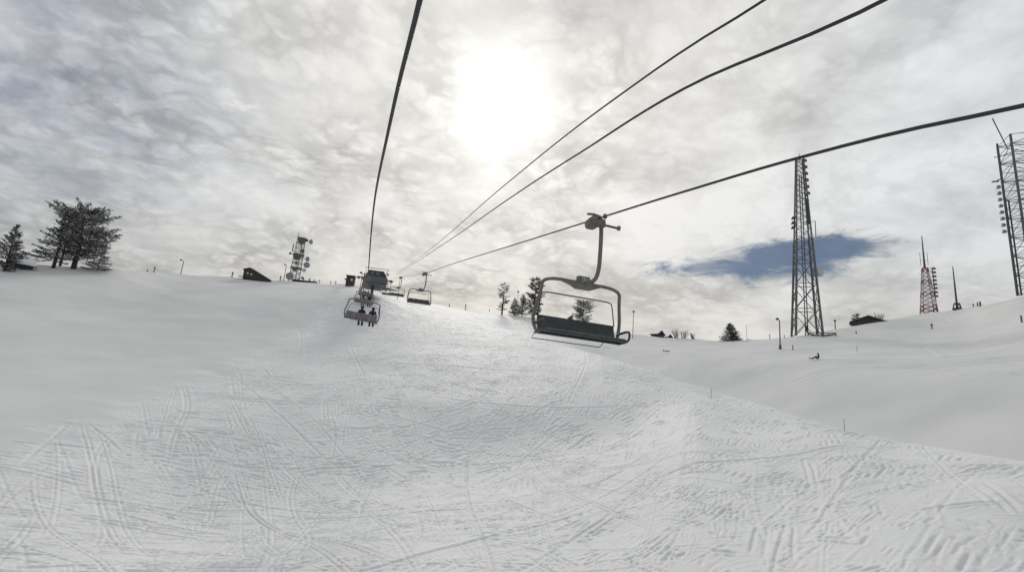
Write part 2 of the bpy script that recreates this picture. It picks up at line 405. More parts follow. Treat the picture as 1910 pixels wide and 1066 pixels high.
def make_far_tracks():
    T = TrackMap(20, 150, 5, 175, .12)
    for pts, w, a in (([(1740,668),(1800,663),(1850,655),(1910,644),(1960,636)], .30, .16), ([(1728,645),(1745,655),(1762,666)], .3, -.16), ([(1656,622),(1672,634),(1690,640)], .3, -.12),
        ([(1765,590),(1785,602)], .35, -.16), ([(1440,660),(1520,655),(1600,660),(1700,662)], .3, .1), ([(1440,672),(1560,668)], .3, .07), ([(1640,655),(1720,672),(1800,676),(1910,680)], .3, .10)):
        P = np.array([hit(x, y, 50, 170) for x, y in pts]); t = np.arange(len(P)); tt = np.linspace(0, len(P)-1, 30)
        T.stroke(np.interp(tt, t, P[:, 0]), np.interp(tt, t, P[:, 1]), w, a)
    for k in range(260):
        px = rng.uniform(1380, 1990); py = rng.normal(668+(px-1400)*.03, 12)
        P = hit(px, py, 45, 170); L = rng.gamma(2, 2.2)+1; ang = rng.normal(-.75, .25); t = np.linspace(-.5, .5, 8)*L
        c = rng.normal(0, .04)
        T.stroke(P[0]+np.cos(ang+c*t)*t, P[1]+np.sin(ang+c*t)*t, .2, rng.uniform(-.03, .09))
    return T.bake()

def mesh_obj(name, V, F, mats, parent=None, smooth=False, mi=None):
    me = bpy.data.meshes.new(name)
    V = np.asarray(V, np.float32)
    if isinstance(F, np.ndarray):
        n, k = F.shape; me.vertices.add(len(V)); me.vertices.foreach_set('co', V.ravel())
        me.loops.add(n*k); me.loops.foreach_set('vertex_index', F.astype(np.int32).ravel())
        me.polygons.add(n); me.polygons.foreach_set('loop_start', np.arange(0, n*k, k, dtype=np.int32))
        me.update(calc_edges=True)
    else: me.from_pydata([tuple(map(float, v)) for v in V], [], F)
    for mt in (mats if isinstance(mats, (list, tuple)) else [mats]): me.materials.append(mt)
    if mi is not None: me.polygons.foreach_set('material_index', np.asarray(mi, np.int32))
    if smooth: me.polygons.foreach_set('use_smooth', np.ones(len(me.polygons), bool))
    me.update()
    o = bpy.data.objects.new(name, me); COL.objects.link(o)
    if parent: o.parent = parent
    return o

def snow_material():
    mt = bpy.data.materials.new('snow'); mt.use_nodes = True; mt.node_tree.nodes.clear(); g = NT(mt.node_tree)
    p = g.new('ShaderNodeBsdfPrincipled'); o = g.new('ShaderNodeOutputMaterial'); g.l.new(p.outputs[0], o.inputs[0])
    tc = g.new('ShaderNodeTexCoord').outputs['Object']
    at = g.new('ShaderNodeAttribute', attribute_name='tracked').outputs['Fac']
    n1 = g.noise(tc, .09, 5, .6); n2 = g.noise(tc, .8, 6, .65); n3 = g.noise(g.vmath('MULTIPLY', tc, (.35, 1.6, 1)), 1.7, 6, .7)
    clean = (.675, .682, .687, 1); packed = (.60, .61, .617, 1); yellow = (.655, .648, .59, 1)
    c = g.mix(g.mapr(n1, .35, .65), clean, packed)
    c = g.mix(g.math('MULTIPLY', g.mapr(n2, .52, .72), g.math('MULTIPLY', at, .6)), c, yellow)
    c = g.mix(g.math('MULTIPLY', g.mapr(n3, .45, .75), g.math('MULTIPLY', at, .35)), c, (.78, .79, .80, 1))
    c = g.mix(1.0, c, g.mix(at, (.90, .895, .89, 1), (1, 1, 1, 1)), 'MULTIPLY')
    g.put(p.inputs['Base Color'], c)
    p.inputs['Roughness'].default_value = .65; p.inputs['Specular IOR Level'].default_value = .08
    h = g.math('ADD', g.math('MULTIPLY', g.noise(tc, 3.5, 6, .65), .03), g.math('MULTIPLY', g.noise(tc, 16, 4, .6), .012))
    h = g.math('ADD', h, g.math('MULTIPLY', g.noise(g.vmath('MULTIPLY', tc, (.6, 2.6, 1)), 1.6, 7, .7), .045))
    b = g.new('ShaderNodeBump'); b.inputs['Distance'].default_value = 1.0
    g.put(b.inputs['Strength'], g.mapr(at, 0, 1, .12, .62)); g.put(b.inputs['Height'], h); g.l.new(b.outputs[0], p.inputs['Normal'])
    return mt
def build_ground():
    azd = np.radians(np.arange(-40, 74, .082))
    azb = np.radians(np.linspace(76, 318, 90))[1:-1]
    az = np.concatenate([azd, azb]); N = len(az)
    d = np.concatenate([np.linspace(1.5, 13, 24)[:-1], np.exp(np.linspace(math.log(13), math.log(125), 1080))[:-1],
                        np.exp(np.linspace(math.log(125), math.log(230), 170))[:-1], np.exp(np.linspace(math.log(230), math.log(6000), 50))])
    Z = terr(az, d); X = d[:, None]*np.sin(az); Y = d[:, None]*np.cos(az)
    Z += undul(X, Y)*np.clip(d/20, 0, 1)[:, None]*np.clip((900-d)/300, 0, 1)[:, None]
    T = make_tracks(); F = make_far_tracks()
    m = inside(X, Y)
    Z += T.sample(X, Y)*np.clip(m*1.5, .10, 1)
    Z += F.sample(X, Y)*(1-m)
    q = len(d)
    V = np.stack([X, Y, Z], -1).reshape(-1, 3)
    V = np.vstack([V, [[0, 0, -8.3]]])
    i = np.arange(q-1)[:, None]; j = np.arange(N)[None, :]; jn = (j+1) % N
    f = np.stack([i*N+j, i*N+jn, (i+1)*N+jn, (i+1)*N+j], -1).reshape(-1, 4)[:, ::-1]
    o = mesh_obj('ground', V, f, snow_material(), smooth=True)
    a = o.data.attributes.new('tracked', 'FLOAT', 'POINT'); a.data.foreach_set('value', np.append(m.ravel(), 0).astype(np.float32))
    o['kind'] = 'structure'; o['label'] = 'snow covered ski slope crossed by ski tracks'
    return o
build_ground()

# ------------------------------------------------------------------ mesh builder
class MB:
    def __init__(s): s.V = []; s.F = []; s.M = []
    def add(s, V, F, mi=0):
        b = len(s.V); s.V += [Vector(v) for v in V]; s.F += [tuple(b+i for i in f) for f in F]; s.M += [mi]*len(F)
    def box(s, c, sz, rot=None, mi=0, taper=1.):
        c = Vector(c); x, y, z = (q/2 for q in sz); V = []
        for k, zz in ((1, -z), (taper, z)):
            V += [Vector((-x*k, -y*k, zz)), Vector((x*k, -y*k, zz)), Vector((x*k, y*k, zz)), Vector((-x*k, y*k, zz))]
        if rot is not None: V = [rot @ v for v in V]
        s.add([c+v for v in V], [(3, 2, 1, 0), (4, 5, 6, 7), (0, 1, 5, 4), (1, 2, 6, 5), (2, 3, 7, 6), (3, 0, 4, 7)], mi)
    def tube(s, pts, r, n=6, mi=0, cap=True, flat=1.):
        pts = [Vector(p) for p in pts]; rs = r if hasattr(r, '__len__') else [r]*len(pts)
        t0 = (pts[1]-pts[0]).normalized(); ref = Vector((0, 0, 1)) if abs(t0.z) < .9 else Vector((0, 1, 0))
        u = t0.cross(ref).normalized(); V = []
        for i, p in enumerate(pts):
            t = (pts[min(i+1, len(pts)-1)]-pts[max(i-1, 0)]).normalized()
            u = (u-t*u.dot(t)).normalized(); w = t.cross(u)
            for k in range(n):
                a = 2*math.pi*k/n; V.append(p+(u*math.cos(a)+w*math.sin(a)*flat)*rs[i])
        F = []
        for i in range(len(pts)-1):
            for k in range(n): F.append((i*n+k, i*n+(k+1) % n, (i+1)*n+(k+1) % n, (i+1)*n+k))
        if cap: F += [tuple(range(n))[::-1], tuple((len(pts)-1)*n+k for k in range(n))]
        s.add(V, F, mi)
    def lathe(s, c, axis, prof, n=14, mi=0):
        """prof: (distance along axis, radius)"""
        c = Vector(c); ax = Vector(axis).normalized(); ref = Vector((0, 0, 1)) if abs(ax.z) < .9 else Vector((0, 1, 0))
        u = ax.cross(ref).normalized(); w = ax.cross(u); V = []
        for t, r in prof:
            for k in range(n):
                a = 2*math.pi*k/n; V.append(c+ax*t+(u*math.cos(a)+w*math.sin(a))*max(r, 1e-4))
        F = [(i*n+k, i*n+(k+1) % n, (i+1)*n+(k+1) % n, (i+1)*n+k) for i in range(len(prof)-1) for k in range(n)]
        F += [tuple(range(n))[::-1], tuple((len(prof)-1)*n+k for k in range(n))]
        s.add(V, F, mi)
    def prism(s, poly, y0, y1, mi=0):
        """poly in (x, z), extruded along y"""
        n = len(poly); V = [(x, y0, z) for x, z in poly]+[(x, y1, z) for x, z in poly]
        F = [tuple(range(n)), tuple(range(2*n-1, n-1, -1))]+[(i, i+n, (i+1) % n+n, (i+1) % n) for i in range(n)]
        s.add(V, F, mi)
    def build(s, name, mats, parent=None, smooth=False):
        o = mesh_obj(name, s.V, s.F, mats, parent, smooth, s.M)
        return o
def soften(pts, k=3):
    """round the corners of a polyline"""
    P = [Vector(p) for p in pts]
    for _ in range(k):
        Q = [P[0]]
        for a, b in zip(P[:-1], P[1:]): Q += [a.lerp(b, .25), a.lerp(b, .75)]
        Q.append(P[-1]); P = Q
    return P
def tag(o, label=None, cat=None, group=None, kind=None):
    for k, v in (('label', label), ('category', cat), ('group', group), ('kind', kind)):
        if v: o[k] = v
    return o
def thing(name, loc, label, cat, group=None, rz=0.):
    o = bpy.data.objects.new(name, None); COL.objects.link(o); o.empty_display_size = .2
    o.location = loc; o.rotation_euler = (0, 0, rz); return tag(o, label, cat, group)
def copy_tree(o, parent=None):
    c = o.copy(); COL.objects.link(c)
    if parent: c.parent = parent
    for ch in list(o.children): copy_tree(ch, c)
    return c
def place_copy(proto, loc, label, rz=None, scale=None):
    c = copy_tree(proto); c.location = loc; c['label'] = label
    if rz is not None: c.rotation_euler = (0, 0, rz)
    if scale: c.scale = (scale,)*3
    return c

# ------------------------------------------------------------------ ropes of the lift
def plane_pts(pix, fx0, fx1):
    """where the view rays meet the upright plane x = fx0 + fx1*y"""
    out = []
    for px, py in pix:
        r = ray(px, py); t = fx0/(r[0]-fx1*r[1]); out.append(r*t)
    return out
TERM_Y = 104.0
def rope(name, pts, r, label, n=8):
    pts = sorted([tuple(p) for p in pts], key=lambda p: p[1]); P = np.array(pts)
    X = P[:, 1][:, None]; ys = np.concatenate([np.linspace(P[0, 1], 14, 60)[:-1], np.linspace(14, P[-1, 1], 90)])
    xs = herm(X, P[:, :1], cr_slopes(X, P[:, :1]), ys[:, None])[:, 0]; zs = herm(X, P[:, 2:], cr_slopes(X, P[:, 2:]), ys[:, None])[:, 0]
    b = MB(); b.tube([(a, c, d) for a, c, d in zip(xs, ys, zs)], r, n)
    o = b.build(name, M_ROPE, smooth=True); tag(o, label, 'rope', 'ropes of the chairlift')
    return lambda y: Vector((float(np.interp(y, ys, xs)), y, float(np.interp(y, ys, zs))))
p4 = plane_pts([(1910, 197), (1700, 241), (1480, 297), (1290, 353), (1100, 412), (950, 459), (850, 490), (795, 508.5)], 6, 0)
e4 = p4[-1]; ZT = None
def at_y(px, py, y):
    r = ray(px, py); return np.array(r*(y/r[1]))
far4 = at_y(737, 518.5, TERM_Y)
b4 = p4[0]; back4 = [b4+np.array([0, -3.2, -.62*.9]), b4+np.array([0, -18, -1.9])]
def first_good(ps): return ps
ROPE_D = rope('haul_rope', back4+p4+[at_y(752, 516, 82), far4], .026, 'dark steel rope on the right carrying the empty chairs back downhill')
p1 = []
for px, py in [(783.5, 0), (744, 156), (724, 246), (702, 352), (691.5, 450)]:
    r = ray(px, py); s_ = .178; t = 2.55/(r[2]-s_*r[1]); p1.append(r*t)
far1 = at_y(684.5, 519, TERM_Y)
q1 = p1[:4]+[at_y(691.5, 450, 30.0)]
ROPE_U = rope('haul_rope', [q1[0]+np.array([.02, -6, -.9]), q1[0]+np.array([.05, -22, -3.0])]+q1[:4]+[at_y(687, 505, 27), at_y(685, 515, 40), at_y(684.5, 519, 68), far1], .026, 'thick dark steel rope overhead on the left carrying the occupied chairs uphill')
p3 = plane_pts([(1651, 0), (1300, 153), (1080, 286), (850, 440)], 4.0, .02)
rope('cable', [p3[0]+np.array([-.1, -3, -.5]), p3[0]+np.array([-.3, -20, -2.5])]+p3+[at_y(741, 511, TERM_Y)], .02, 'lower of the two steep cables in the middle, below the thinner one')
p2 = plane_pts([(1427, 0), (1300, 78), (1150, 182), (950, 338), (850, 425)], 3.2, .028)
rope('cable', [p2[0]+np.array([-.1, -3, -.5]), p2[0]+np.array([-.4, -20, -2.5])]+p2+[at_y(741, 508, TERM_Y)], .014, 'thinnest cable, topmost of the two steep ones in the middle')

# ------------------------------------------------------------------ chairs
def digits(b, text, x, y, z, h, w):
    SEG = {'0': 'abcdef', '4': 'bcfg', '1': 'bc'}
    t = h*.13
    for i, ch in enumerate(text):
        cx = x+i*w*1.4; S = {'a': ((0, h/2), (w, t)), 'd': ((0, -h/2), (w, t)), 'g': ((0, 0), (w, t)), 'b': ((w/2, h/4), (t, h/2)), 'c': ((w/2, -h/4), (t, h/2)), 'e': ((-w/2, -h/4), (t, h/2)), 'f': ((-w/2, h/4), (t, h/2))}
        for k in SEG[ch]:
            (ox, oz), (sx, sz) = S[k]; b.box((cx+ox, y, z+oz), (sx, .008, sz))
def make_chair():
    """origin at the rope; the seat looks towards -y, the hanger stands on the +x side"""
    t = thing('chairlift_chair', (0, 0, 0), '', 'chair', 'chairs hanging from the lift')
    # grip
    b = MB(); b.box((-.06, 0, -.10), (.30, .42, .24), mi=0, taper=.8); b.lathe((-.20, -.0, -.20), (1, 0, 0), [(-.1, .10), (-.06, .15), (.12, .15), (.2, .1)], 12)
    b.tube([(-.35, -.15, .03), (-.1, -.05, .10), (.12, 0, .10), (.2, 0, .0)], .035, 6); b.box((.1, 0, -.05), (.3, .2, .1))
    gr = b.build('grip', M_STEEL, t)
    b = MB(); b.lathe((.20, -.04, .10), (.9, -.2, .3), [(0, .03), (.02, .075), (.09, .075), (.11, .04)], 10); b.build('roller', M_STEEL, gr)
    b = MB(); b.lathe((.60, -.16, -.20), (1, -.3, 0), [(0, .03), (.01, .07), (.09, .07), (.10, .04)], 10)
    b.build('roller', M_STEEL, gr)
    b = MB(); b.tube([(.22, 0, -.13), (.62, -.15, -.20)], .032, 6); b.build('lever', M_STEELD, gr)
    # hanger
    b = MB(); b.tube(soften([(.17, 0, -.10), (.20, 0, -.5), (.20, 0, -1.87), (-.34, 0, -1.87)], 3), .062, 8); b.box((.19, 0, -.13), (.17, .16, .16))
    b.build('hanger', M_STEEL, t)
    b = MB(); b.box((-.27, 0, -1.885), (.34, .17, .22)); b.prism([(-.95, -1.960), (.38, -1.960), (.10, -2.070), (-.05, -2.130), (-.48, -2.130), (-.62, -2.060)], -.07, .07)
    bl = b.build('hanger_joint', M_STEEL, t)
    b = MB(); b.box((-.27, -.092, -1.875), (.24, .01, .15)); pl = b.build('number_plate', M_PLATE, bl)
    b = MB(); digits(b, '04', -.315, -.102, -1.875, .11, .06); b.build('number', M_DIGIT, pl)
    cx = -.28
    def side(s):   # one side of the hoop from the crossbar to the seat
        return [(cx, 0, -1.950), (cx+s*1.18, .0, -1.950), (cx+s*1.19, .03, -2.370), (cx+s*1.30, .13, -2.890), (cx+s*1.30, .17, -3.170), (cx+s*1.22, .10, -3.410), (cx+s*1.20, -.10, -3.490)]
    b = MB()
    for s in (-1, 1): b.tube(soften(side(s), 3), .048, 8)
    b.build('frame', M_STEEL, t)
    # seat back and seat
    b = MB(); W = 1.17
    b.prism([(cx-W, 0), (cx+W, 0), (cx+W, .03), (cx-W, .03)], 0, 1)
    b.V = []; b.F = []; b.M = []
    prof = [(.22, -2.970), (.17, -3.170), (.10, -3.350), (.0, -3.410), (-.25, -3.420), (-.46, -3.390), (-.52, -3.430)]
    def slab(b, prof, W, th, segs=4):
        n = len(prof)
        for k in range(segs):
            x0 = cx-W+2*W*k/segs+.006; x1 = cx-W+2*W*(k+1)/segs-.006; V = []
            for yy, zz in prof: V += [(x0, yy, zz), (x1, yy, zz)]
            for yy, zz in prof: V += [(x0, yy+th[0], zz-th[1]), (x1, yy+th[0], zz-th[1])]
            F = []
            for i in range(n-1):
                a = 2*i; F += [(a, a+1, a+3, a+2), (2*n+a+2, 2*n+a+3, 2*n+a+1, 2*n+a), (a, a+2, 2*n+a+2, 2*n+a), (a+3, a+1, 2*n+a+1, 2*n+a+3)]
            F += [(1, 0, 2*n, 2*n+1), (2*n-2, 2*n-1, 4*n-1, 4*n-2)]
            b.add(V, F)
    b = MB(); slab(b, prof[:3], W, (.035, .0)); b.build('backrest', [M_SEAT], t)
    b = MB(); slab(b, prof[2:], W, (.0, .05)); b.tube([(cx-1.2, -.12, -3.500), (cx+1.2, -.12, -3.500)], .035); b.tube([(cx-1.18, .17, -3.240), (cx+1.18, .17, -3.240)], .02)
    b.build('seat', M_SEAT, t)
    for s in (-1, 1):
        b = MB(); x = cx+s*1.24
        b.tube(soften([(x, .15, -3.230), (x, -.46, -3.170), (x, -.55, -3.250), (x, -.52, -3.460), (x, .05, -3.490)], 2), .034, 6); b.build('armrest', M_STEELD, t)
    b = MB(); b.tube(soften([(cx-1.19, .12, -3.01), (cx-1.17, .07, -2.45), (cx-1.12, .06, -2.36), (cx-.6, .06, -2.35), (cx+.6, .06, -2.35), (cx+.94, .06, -2.36), (cx+1.0, .07, -2.45), (cx+1.12, .12, -3.01)], 2), .018, 6); b.build('restraint_bar', M_STEELD, t)
    b = MB(); b.tube([(cx-1.2, .1, -3.370), (cx-1.27, .2, -3.630), (cx+.75, .2, -3.630), (cx+.84, .1, -3.470)], .013, 5); b.build('footrest', M_STEELD, t)
    return t
chair = make_chair()
def fit_y(px, ropef, lo, hi):
    for _ in range(40):
        mm = (lo+hi)/2; x = proj(ropef(mm))[0]
        if (x > px) == (px > 700): lo = mm
        else: hi = mm
    return lo
near_y = fit_y(1112, ROPE_D, 8, 40)
chair.location = ROPE_D(near_y); chair['label'] = 'nearest empty grey chair with a hooped frame and number plate, large in the middle'
chair.rotation_euler = (0, R(1.1), 0)
ret = [(53, 'empty chair on the downhill rope, next behind the large near one'), (87, 'small empty chair on the downhill rope, in front of a thin pole'), (117, 'tiny empty chair just right of the lift terminal column, partly in front of another'), (132, 'tiniest empty chair beside the terminal, farthest on the downhill side')]
for y, lb in ret: place_copy(chair, ROPE_D(min(y, TERM_Y)) if y <= TERM_Y else Vector((ROPE_D(TERM_Y).x-.3, y, ROPE_D(TERM_Y).z+(y-TERM_Y)*.14)), lb, R(rng.uniform(-3, 3)))
chair_back = copy_tree(chair)
for ch in chair_back.children:
    if ch.name.startswith('backrest'): ch.data = ch.data.copy(); ch.data.materials[0] = M_SEATB
    if ch.name.startswith('seat'): ch.data = ch.data.copy(); ch.data.materials[0] = M_SEATB
UP = [39.0, 69.0, 99.0]
upl = ['chair with two riders nearest ahead on the uphill rope', 'middle chair of the uphill row, seen above the heads of the nearest riders', 'farthest chair of the uphill row, just below the lift terminal']
UPC = []
for k, (y, lb) in enumerate(zip(UP, upl)):
    c = chair_back if k == 0 else copy_tree(chair_back)
    c.location = ROPE_U(y); c.rotation_euler = (0, R(-4.5), math.pi); c['label'] = lb; UPC.append(c)

# ------------------------------------------------------------------ people
def skin_body(name, J, E, rad, mats, parent, faces_mat=None):
    names = list(J); me = bpy.data.meshes.new(name)
    me.from_pydata([J[n] for n in names], [(names.index(a), names.index(b)) for a, b in E], [])
    o = bpy.data.objects.new(name, me); COL.objects.link(o)
    sk = o.modifiers.new('skin', 'SKIN'); sk.branch_smoothing = .4; sk.use_smooth_shade = True
    ss = o.modifiers.new('sub', 'SUBSURF'); ss.levels = 1; ss.render_levels = 1
    for i, n in enumerate(names):
        me.skin_vertices[0].data[i].radius = (rad[n], rad[n]*(.75 if n in ('chest', 'pelvis', 'belly') else 1)) if n in rad else (.03, .03)
        me.skin_vertices[0].data[i].use_root = (n == 'pelvis')
    dg = bpy.context.evaluated_depsgraph_get(); dg.update(); m2 = bpy.data.meshes.new_from_object(o.evaluated_get(dg))
    bpy.data.objects.remove(o)
    n = bpy.data.objects.new(name, m2); COL.objects.link(n); n.parent = parent
    m2.materials.clear()
    for mm in mats: m2.materials.append(mm)
    if faces_mat:
        for p in m2.polygons: p.material_index = faces_mat(p.center)
    for p in m2.polygons: p.use_smooth = True
    return n
RAD = dict(pelvis=.15, belly=.145, chest=.18, neck=.065, head=.085, crown=.075, shoulder=.085, elbow=.058, wrist=.042, palm=.045, finger=.022, thumb=.018, hip=.10, knee=.072, ankle=.055, toe=.05)
def person(pose, loc, label, jacket, trousers, group=None, rz=0, skis=True, board=False):
    t = thing('person', loc, label, 'person', group, rz)
    P = {}
    if pose == 'seat':        # facing +y, origin at the seat
        P.update(pelvis=(0, 0, .14), belly=(0, .0, .34), chest=(0, .04, .56), neck=(0, .09, .74), head=(0, .12, .84), crown=(0, .13, .95))
        for s, n in ((-1, 'l'), (1, 'r')):
            P.update({n+'shoulder': (s*.19, .05, .66), n+'elbow': (s*.27, .16, .40), n+'wrist': (s*.18, .40, .34), n+'palm': (s*.15, .47, .32), n+'thumb': (s*.11, .47, .36),
                      n+'hip': (s*.10, .08, .12), n+'knee': (s*.13, .50, .14), n+'ankle': (s*.13, .50, -.34), n+'toe': (s*.15, .66, -.42)})
            for k in range(4): P[n+'finger%d' % k] = (s*(.15-.0+.022*(k-1.5)), .555-.01*abs(k-1.5), .29)
    elif pose == 'stand':     # relaxed skiing stance, origin between the feet, facing +y
        P.update(pelvis=(0, -.06, .92), belly=(0, -.02, 1.08), chest=(0, .04, 1.30), neck=(0, .08, 1.48), head=(0, .11, 1.58), crown=(0, .12, 1.70))
        for s, n in ((-1, 'l'), (1, 'r')):
            P.update({n+'shoulder': (s*.19, .05, 1.41), n+'elbow': (s*.31, .06, 1.15), n+'wrist': (s*.30, .30, 1.06), n+'palm': (s*.30, .37, 1.05), n+'thumb': (s*.26, .38, 1.09),
                      n+'hip': (s*.10, -.05, .86), n+'knee': (s*.14, .12, .50), n+'ankle': (s*.14, .0, .12), n+'toe': (s*.14, .18, .06)})
            for k in range(4): P[n+'finger%d' % k] = (s*(.30+.022*(k-1.5)), .45-.01*abs(k-1.5), 1.02)
    elif pose == 'sit':       # sitting on the snow, legs out in front
        P.update(pelvis=(0, 0, .13), belly=(0, -.04, .32), chest=(0, -.02, .54), neck=(0, .03, .72), head=(0, .06, .82), crown=(0, .07, .93))
        for s, n in ((-1, 'l'), (1, 'r')):
            P.update({n+'shoulder': (s*.19, -.02, .64), n+'elbow': (s*.28, .10, .42), n+'wrist': (s*.2, .32, .44), n+'palm': (s*.18, .39, .44), n+'thumb': (s*.14, .39, .48),
                      n+'hip': (s*.10, .08, .12), n+'knee': (s*.20, .48, .36), n+'ankle': (s*.22, .82, .10), n+'toe': (s*.22, .98, .16)})
            for k in range(4): P[n+'finger%d' % k] = (s*(.18+.022*(k-1.5)), .475-.01*abs(k-1.5), .42)
    elif pose == 'lie':       # lying on the back with the knees drawn up
        P.update(pelvis=(0, 0, .14), belly=(0, -.18, .14), chest=(0, -.40, .16), neck=(0, -.60, .20), head=(0, -.70, .26), crown=(0, -.78, .33))
        for s, n in ((-1, 'l'), (1, 'r')):
            P.update({n+'shoulder': (s*.19, -.50, .16), n+'elbow': (s*.36, -.34, .10), n+'wrist': (s*.46, -.10, .08), n+'palm': (s*.48, -.03, .08), n+'thumb': (s*.44, -.02, .10),
                      n+'hip': (s*.10, .08, .13), n+'knee': (s*.16, .46, .22), n+'ankle': (s*.18, .80, .16), n+'toe': (s*.18, .84, .36)})
            for k in range(4): P[n+'finger%d' % k] = (s*(.48+.022*(k-1.5)), .055-.01*abs(k-1.5), .07)
    E = [('pelvis', 'belly'), ('belly', 'chest'), ('chest', 'neck'), ('neck', 'head'), ('head', 'crown')]
    for n in 'lr':
        E += [('chest', n+'shoulder'), (n+'shoulder', n+'elbow'), (n+'elbow', n+'wrist'), (n+'wrist', n+'palm'), (n+'palm', n+'thumb'), ('pelvis', n+'hip'), (n+'hip', n+'knee'), (n+'knee', n+'ankle'), (n+'ankle', n+'toe')]
        E += [(n+'palm', n+'finger%d' % k) for k in range(4)]
    rad = {}
    for k in P:
        q = k[1:] if k not in RAD and k[1:] in RAD else k
        rad[k] = .02 if 'finger' in k else RAD.get(q, .04)
    nk, bl = Vector(P['neck']), Vector(P['belly'])
    hd = Vector(P['head']); pv = Vector(P['pelvis'])
    up = (Vector(P['neck'])-pv).normalized()
    FR = Vector((0, 1, 0)) if pose != 'lie' else Vector((0, .5, .86))
    def fm(c):
        h = (c-pv).dot(up)
        if (c-hd).length < .13: return 2 if (c-hd).dot(FR) > .02 else 0
        if pose == 'stand': return 0 if h > -.08 else 1
        return 0 if (h > .08 and (c-pv).length < .95 and c.y < (.60 if pose != 'lie' else .1)) and not (h < .24 and c.y > .12) else 1
    skin_body('body', P, E, rad, [jacket, trousers, M_SKIN], t, fm)
    b = MB(); ax = (Vector(P['crown'])-hd).normalized(); fr = Vector((0, 1, 0)) if pose != 'lie' else Vector((0, .5, .86))
    b.lathe(hd+ax*.01, ax, [(-.02, .125), (.03, .137), (.09, .125), (.135, .085), (.155, .02)], 12); b.build('helmet', M_BLACK, t, True)
    b = MB(); gc = hd+fr*.095+ax*.0; b.box(gc, (.17, .05, .075), mi=0); b.build('goggles', M_GOGGLE, t)
    b = MB(); b.lathe(hd+fr*.10-ax*.055, fr, [(0, .022), (.02, .018), (.04, .006)], 6); b.build('nose', M_SKIN, t)
    def ski(nm, c, d, L=1.65, w=.09, mt=M_SKI):
        b = MB(); d = Vector(d).normalized(); c = Vector(c)
        u = Vector((0, 0, 1)) if abs(d.z) < .8 else Vector((0, 1, 0))
        sd_ = d.cross(u).normalized(); u = sd_.cross(d); V = []; F = []; n = 10
        for i in range(n+1):
            q = i/n; ww = w/2*(1-.25*math.sin(math.pi*q))*(1 if 0 < i < n else .4); lift = .16*max(0, (q-.82)/.18)**2+.03*max(0, (.06-q)/.06)
            p = c+d*(q-.5)*L+u*lift
            V += [p-sd_*ww, p+sd_*ww, p+sd_*ww+u*.02, p-sd_*ww+u*.02]
        for i in range(n):
            a = 4*i
            for k in range(4): F.append((a+k, a+(k+1) % 4, a+4+(k+1) % 4, a+4+k))
        F += [(3, 2, 1, 0), (4*n, 4*n+1, 4*n+2, 4*n+3)]; b.add(V, F); b.build(nm, mt, t)
    for n in 'lr':
        a, to = Vector(P[n+'ankle']), Vector(P[n+'toe'])
        b = MB(); dv = (to-a); dv.normalize()
        b.tube([a+(Vector(P[n+'knee'])-a)*.35, a, a+dv*.05], [.075, .075, .07], 8); b.box(a+(to-a)*.45+Vector((0, 0, -.01)), (.11, .30, .10) if pose != 'lie' else (.11, .12, .3)); b.build('boot', M_BLACK, t)
        if skis:
            c = (a+to)/2+Vector((0, 0, -.085)) if pose != 'stand' else Vector((a.x, .1, .0))
            ski('ski', c, (to-a) if pose in ('lie',) else (.12, 1, .10 if pose == 'seat' else 0), mt=M_SKI)
    if pose == 'stand':
        for n in 'lr':
            w = Vector(P[n+'palm']); b = MB(); b.tube([w+Vector((0, 0, .08)), w+Vector((0, -.35, -1.0))], .012, 5); b.build('ski_pole', M_STEELD, t)
    if board:
        ski('snowboard', (0, .98, .09), (1, 0, .03), 1.5, .28)
    return t
SEATZ = -3.40
def seat_riders(c, xs, mats, labels):
    o = []
    for x, (j, tr), lb in zip(xs, mats, labels):
        # chair is turned by 180 degrees: local (x, y) -> (-x, -y)
        L = c.location; p = Vector((L.x+.28+x, L.y+.16, L.z+SEATZ+.02)); o.append(person('seat', p, lb, j, tr, 'riders on the uphill chairs'))
    return o
DROP=0
g0 = seat_riders(UPC[0], (-.28, .55), ((M_BLACK, M_BLACK), (M_NAVY, M_BLACK)), ('rider in black sitting left on the nearest uphill chair, seen from behind', 'rider in dark jacket sitting right on the nearest uphill chair, seen from behind'))
def rider_copy(src, c, x, lb):
    L = c.location; place_copy(src, Vector((L.x+.28+x, L.y+.16, L.z+SEATZ+.02)), lb)
rider_copy(g0[0], UPC[1], -.35, 'left rider on the middle chair of the uphill row')
rider_copy(g0[1], UPC[1], .45, 'right rider on the middle chair of the uphill row')
rider_copy(g0[1], UPC[2], -.5, 'left rider on the farthest uphill chair, below the terminal')
rider_copy(g0[0], UPC[2], .4, 'right rider on the farthest uphill chair, below the terminal')

